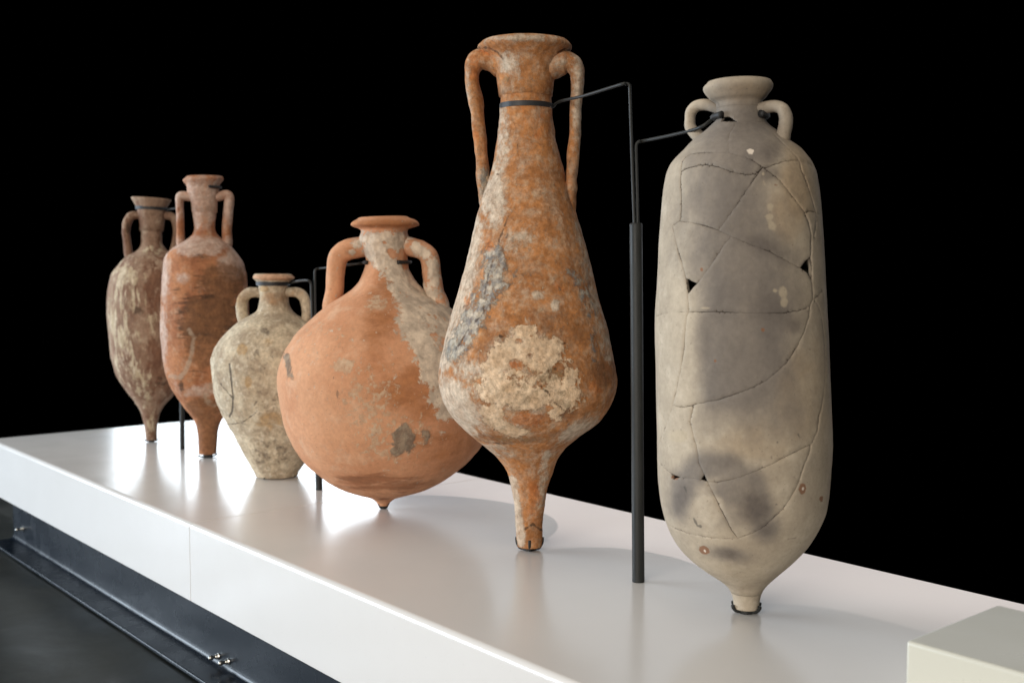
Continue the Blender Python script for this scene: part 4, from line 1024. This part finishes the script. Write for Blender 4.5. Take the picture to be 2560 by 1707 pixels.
# ------------------------------------------------------------------ stands, collars and foot cradles
def tube_px(P, pts, r, parent, name, mat=M_black, off=None, sides=12, smooth_n=6):
    "tube through photo pixels, all in the vertical plane through P that faces the camera"
    W3 = [at_depth(x, y, P) for x, y in pts]
    o_ = np.array(parent.location)
    C = catmull([w - o_ for w in W3], smooth_n)
    V, F = sweep(C, r, sides)
    return link_arrays(name, V, F, mat, parent)
def tube_pts(W3, r, parent, name, mat=M_black, n=8, sides=12, **kw):
    o_ = np.array(parent.location)
    C = catmull([np.array(w) - o_ for w in W3], n)
    V, F = sweep(C, r, sides, **kw)
    return link_arrays(name, V, F, mat, parent)
def collar(J, parent, y, a0, a1, r, name='collar', strap=None, dr=0.0):
    "ring round the neck at the height seen at photo row y; angles from the camera side, going round the back when a1 > a0 + 180 deg"
    z = zcut(J, y)
    rn = np.interp(z, J.z, J.r) + dr
    n = 72
    th = np.radians(np.linspace(a0, a1, n))
    base = np.array([J.P[0], J.P[1], T]) - np.array(parent.location)
    if strap:
        V = []; F = []
        for t in th:
            for rr_, zo in ((rn - .0002, -strap / 2), (rn + .0022, -strap / 2), (rn + .0022, strap / 2), (rn - .0002, strap / 2)):
                V.append(jar_point(J, np.array([z + zo]), np.array([t]), np.array([rr_]))[0] + base)
        for i in range(n - 1):
            for k in range(4):
                F.append((i * 4 + k, i * 4 + (k + 1) % 4, i * 4 + 4 + (k + 1) % 4, i * 4 + 4 + k))
        return link_arrays(name, V, F, M_rubber, parent, False)
    C = jar_point(J, np.full(n, z), th, np.full(n, rn + r)) + base
    rad = r * (1 + 0.25 * (np.exp(-np.linspace(0, 30, n)) + np.exp(-np.linspace(30, 0, n))))
    V, F = sweep(C, rad, 10)
    return link_arrays(name, V, F, M_rubber, parent)

def neck_pt(J, y, deg, extra=0.004):
    z = zcut(J, y)
    return jar_point(J, np.array([z]), np.array([math.radians(deg)]), np.array([np.interp(z, J.z, J.r) + extra]))[0] + np.array([J.P[0], J.P[1], T])

def post(foot, top, r, parent):
    P = at_z(*foot); Q = at_depth(top[0], top[1], P)
    o_ = np.array(parent.location)
    a = P - o_; b = Q - o_
    up = (b - a) / np.linalg.norm(b - a)
    C = [a + [0, 0, .0006], a + up * 0.002, b - up * .004, b - up * .0015, b]
    V, F = sweep(np.array(C), [r, r, r, r * .93, r * .55], 40)
    o = link_arrays('post', V, F, M_black, parent)
    # small flange ring where the post meets the platform
    return P, Q

# near stand between the pear-shaped and the mended jar
P = at_z(1596, 1453)
st = empty('twin_armed_stand', (P[0], P[1], T)); st_near = st
tag(st, 'tall black metal post stand with two bent rods, right of the tallest amphora', 'display stand', 'black post stands holding the amphorae')
P, Q = post((1596, 1453), (1590, 557), .0134, st)
nA = neck_pt(J5, 267, 96)
W3 = [at_depth(1586.5, 575, P), at_depth(1583, 480, P), at_depth(1578, 330, P), at_depth(1574.5, 225, P), at_depth(1573, 213, P) + [0, 0, .0], at_depth(1565, 210, P), at_depth(1548, 213, P)]
mid = at_depth(1460, 240, (P * .55 + nA * .45)); mid2 = at_depth(1400, 254, (P * .2 + nA * .8))
tube_pts(W3 + [mid, mid2, nA], .0034, st, 'rod')
nB = neck_pt(J6, 292, -95, .006)
W3 = [at_depth(1594.5, 575, P), at_depth(1593, 480, P), at_depth(1590.5, 380, P), at_depth(1591, 362, P), at_depth(1597, 355, P), at_depth(1612, 352, P)]
tube_pts(W3 + [at_depth(1680, 338, P * .5 + nB * .5), at_depth(1748, 320, nB), nB], .0034, st, 'rod')
collar(J5, st, 267, -180, 180, .003, strap=.0118, dr=.001)
collar(J6, st, 291, 48, 318, .0058, dr=.001)

# middle stand between the beige and the round jar
P = at_z(798, 1224)
st = empty('twin_armed_stand', (P[0], P[1], T))
tag(st, 'black post stand half hidden behind the left side of the round orange amphora', 'display stand', 'black post stands holding the amphorae')
P, Q = post((798, 1224), (786, 850), .0105, st)
nC = neck_pt(J3, 707, 90)
tube_pts([at_depth(784, 870, P), at_depth(780, 780, P), at_depth(778, 722, P), at_depth(776, 707, P), at_depth(768, 701, P), at_depth(745, 703, (P + nC) / 2), nC], .0036, st, 'rod')
nD = neck_pt(J4, 657, -100, .005)
tube_pts([at_depth(790, 870, P), at_depth(788, 780, P), at_depth(787, 700, P), at_depth(787, 680, P), at_depth(790, 673, P), at_depth(800, 671, P), at_depth(825, 668, P * .8 + nD * .2), at_depth(880, 661, nD), nD], .0034, st, 'rod')
collar(J3, st, 709, -180, 180, .003, strap=.0125, dr=.002)
collar(J4, st, 656, 26, 300, .0048, dr=.001)

# far stand between the two slim jars
P = at_z(456, 1123)
st = empty('twin_armed_stand', (P[0], P[1], T))
tag(st, 'farthest black post stand, seen between the feet of the two slim amphorae', 'display stand', 'black post stands holding the amphorae')
P, Q = post((456, 1123), (452, 700), .0088, st)
nE = neck_pt(J1, 521, 120)
tube_pts([at_depth(450, 720, P), at_depth(450, 620, P), at_depth(450, 540, P), at_depth(449, 524, P), at_depth(443, 521, P), nE], .0034, st, 'rod')
nF = neck_pt(J2, 470, 200)
tube_pts([at_depth(454, 720, P), at_depth(453, 620, P), at_depth(451, 520, P), at_depth(452, 500, P), at_depth(458, 496, P), at_depth(490, 490, (P + nF) / 2), nF], .0034, st, 'rod')
collar(J1, st, 521, -180, 180, .003, strap=.0125, dr=.001)
collar(J2, st, 469, 18, 215, .0042, dr=.0)

# little black cradles that hold the feet
def cradle(J, label, prongs, hz, rr=None, t=.0028):
    root = empty('foot_cradle', (J.P[0], J.P[1], T))
    tag(root, label, 'foot cradle', 'black metal cradles under the amphora feet')
    rf = float(J.r[1]) if rr is None else rr
    c0 = float(J.c[0])
    bm = bmesh.new()
    n = 40; zb, zt = .0004, float(J.z[0]) + .0008
    rp = rf * .55
    A = [bm.verts.new(tuple(J.e * (c0 + rp * math.cos(2 * PI * k / n)) + J.n * rp * math.sin(2 * PI * k / n) + np.array([0, 0, zb]))) for k in range(n)]
    B = [bm.verts.new(tuple(J.e * (c0 + rp * math.cos(2 * PI * k / n)) + J.n * rp * math.sin(2 * PI * k / n) + np.array([0, 0, zt]))) for k in range(n)]
    for k in range(n): bm.faces.new((A[k], A[(k + 1) % n], B[(k + 1) % n], B[k]))
    bm.faces.new(A[::-1]); bm.faces.new(B)
    bmesh.ops.recalc_face_normals(bm, faces=bm.faces[:])
    link_bm('pad', bm, M_black, root, smooth=False)
    for d in prongs:
        a = math.radians(d)
        hdir = J.e * math.sin(a) - J.n * math.cos(a)
        z0 = .0005 + t
        C = []
        for r_, z_ in ((.2 * rf, z0), (.75 * rf, z0 + .001), (1.0 * rf, z0 + .35 * hz + .001), (1.0 * rf + t * .8, z0 + .7 * hz), (1.0 * rf + t * .9, z0 + hz)):
            C.append(hdir * r_ + J.e * c0 + np.array([0, 0, z_]))
        V, F = sweep(catmull(C, 6), t, 10, up=np.cross(hdir, [0, 0, 1.0]), squash=1.25)
        link_arrays('prong', V, F, M_black, root)
    return root
cradle(J1, 'small black cradle under the foot of the streaked amphora at the far left', (0, 90, 180, 270), .006)
cradle(J2, 'small black cradle under the foot of the orange-brown amphora', (20, 110, 200, 290), .008)
cradle(J3, 'thin dark pad with prongs under the flat base of the short beige amphora', (-35, 55, 145, 235), .003, t=.0022)
cradle(J4, 'black claw cradle gripping the knob foot of the round amphora', (-55, 55, 125, 235), .016, rr=.013, t=.0026)
cradle(J5, 'black four-pronged cradle round the foot of the tallest amphora', (0, 90, 180, 270), .028, t=.0028)
cradle(J6, 'black cradle under the knob foot of the mended amphora', (-62, 62, 118, 242), .014, rr=.026, t=.0036)
print('objects', len(bpy.data.objects), 'tris', sum(len(p.vertices) - 2 for o in bpy.data.objects if o.type == 'MESH' for p in o.data.polygons))
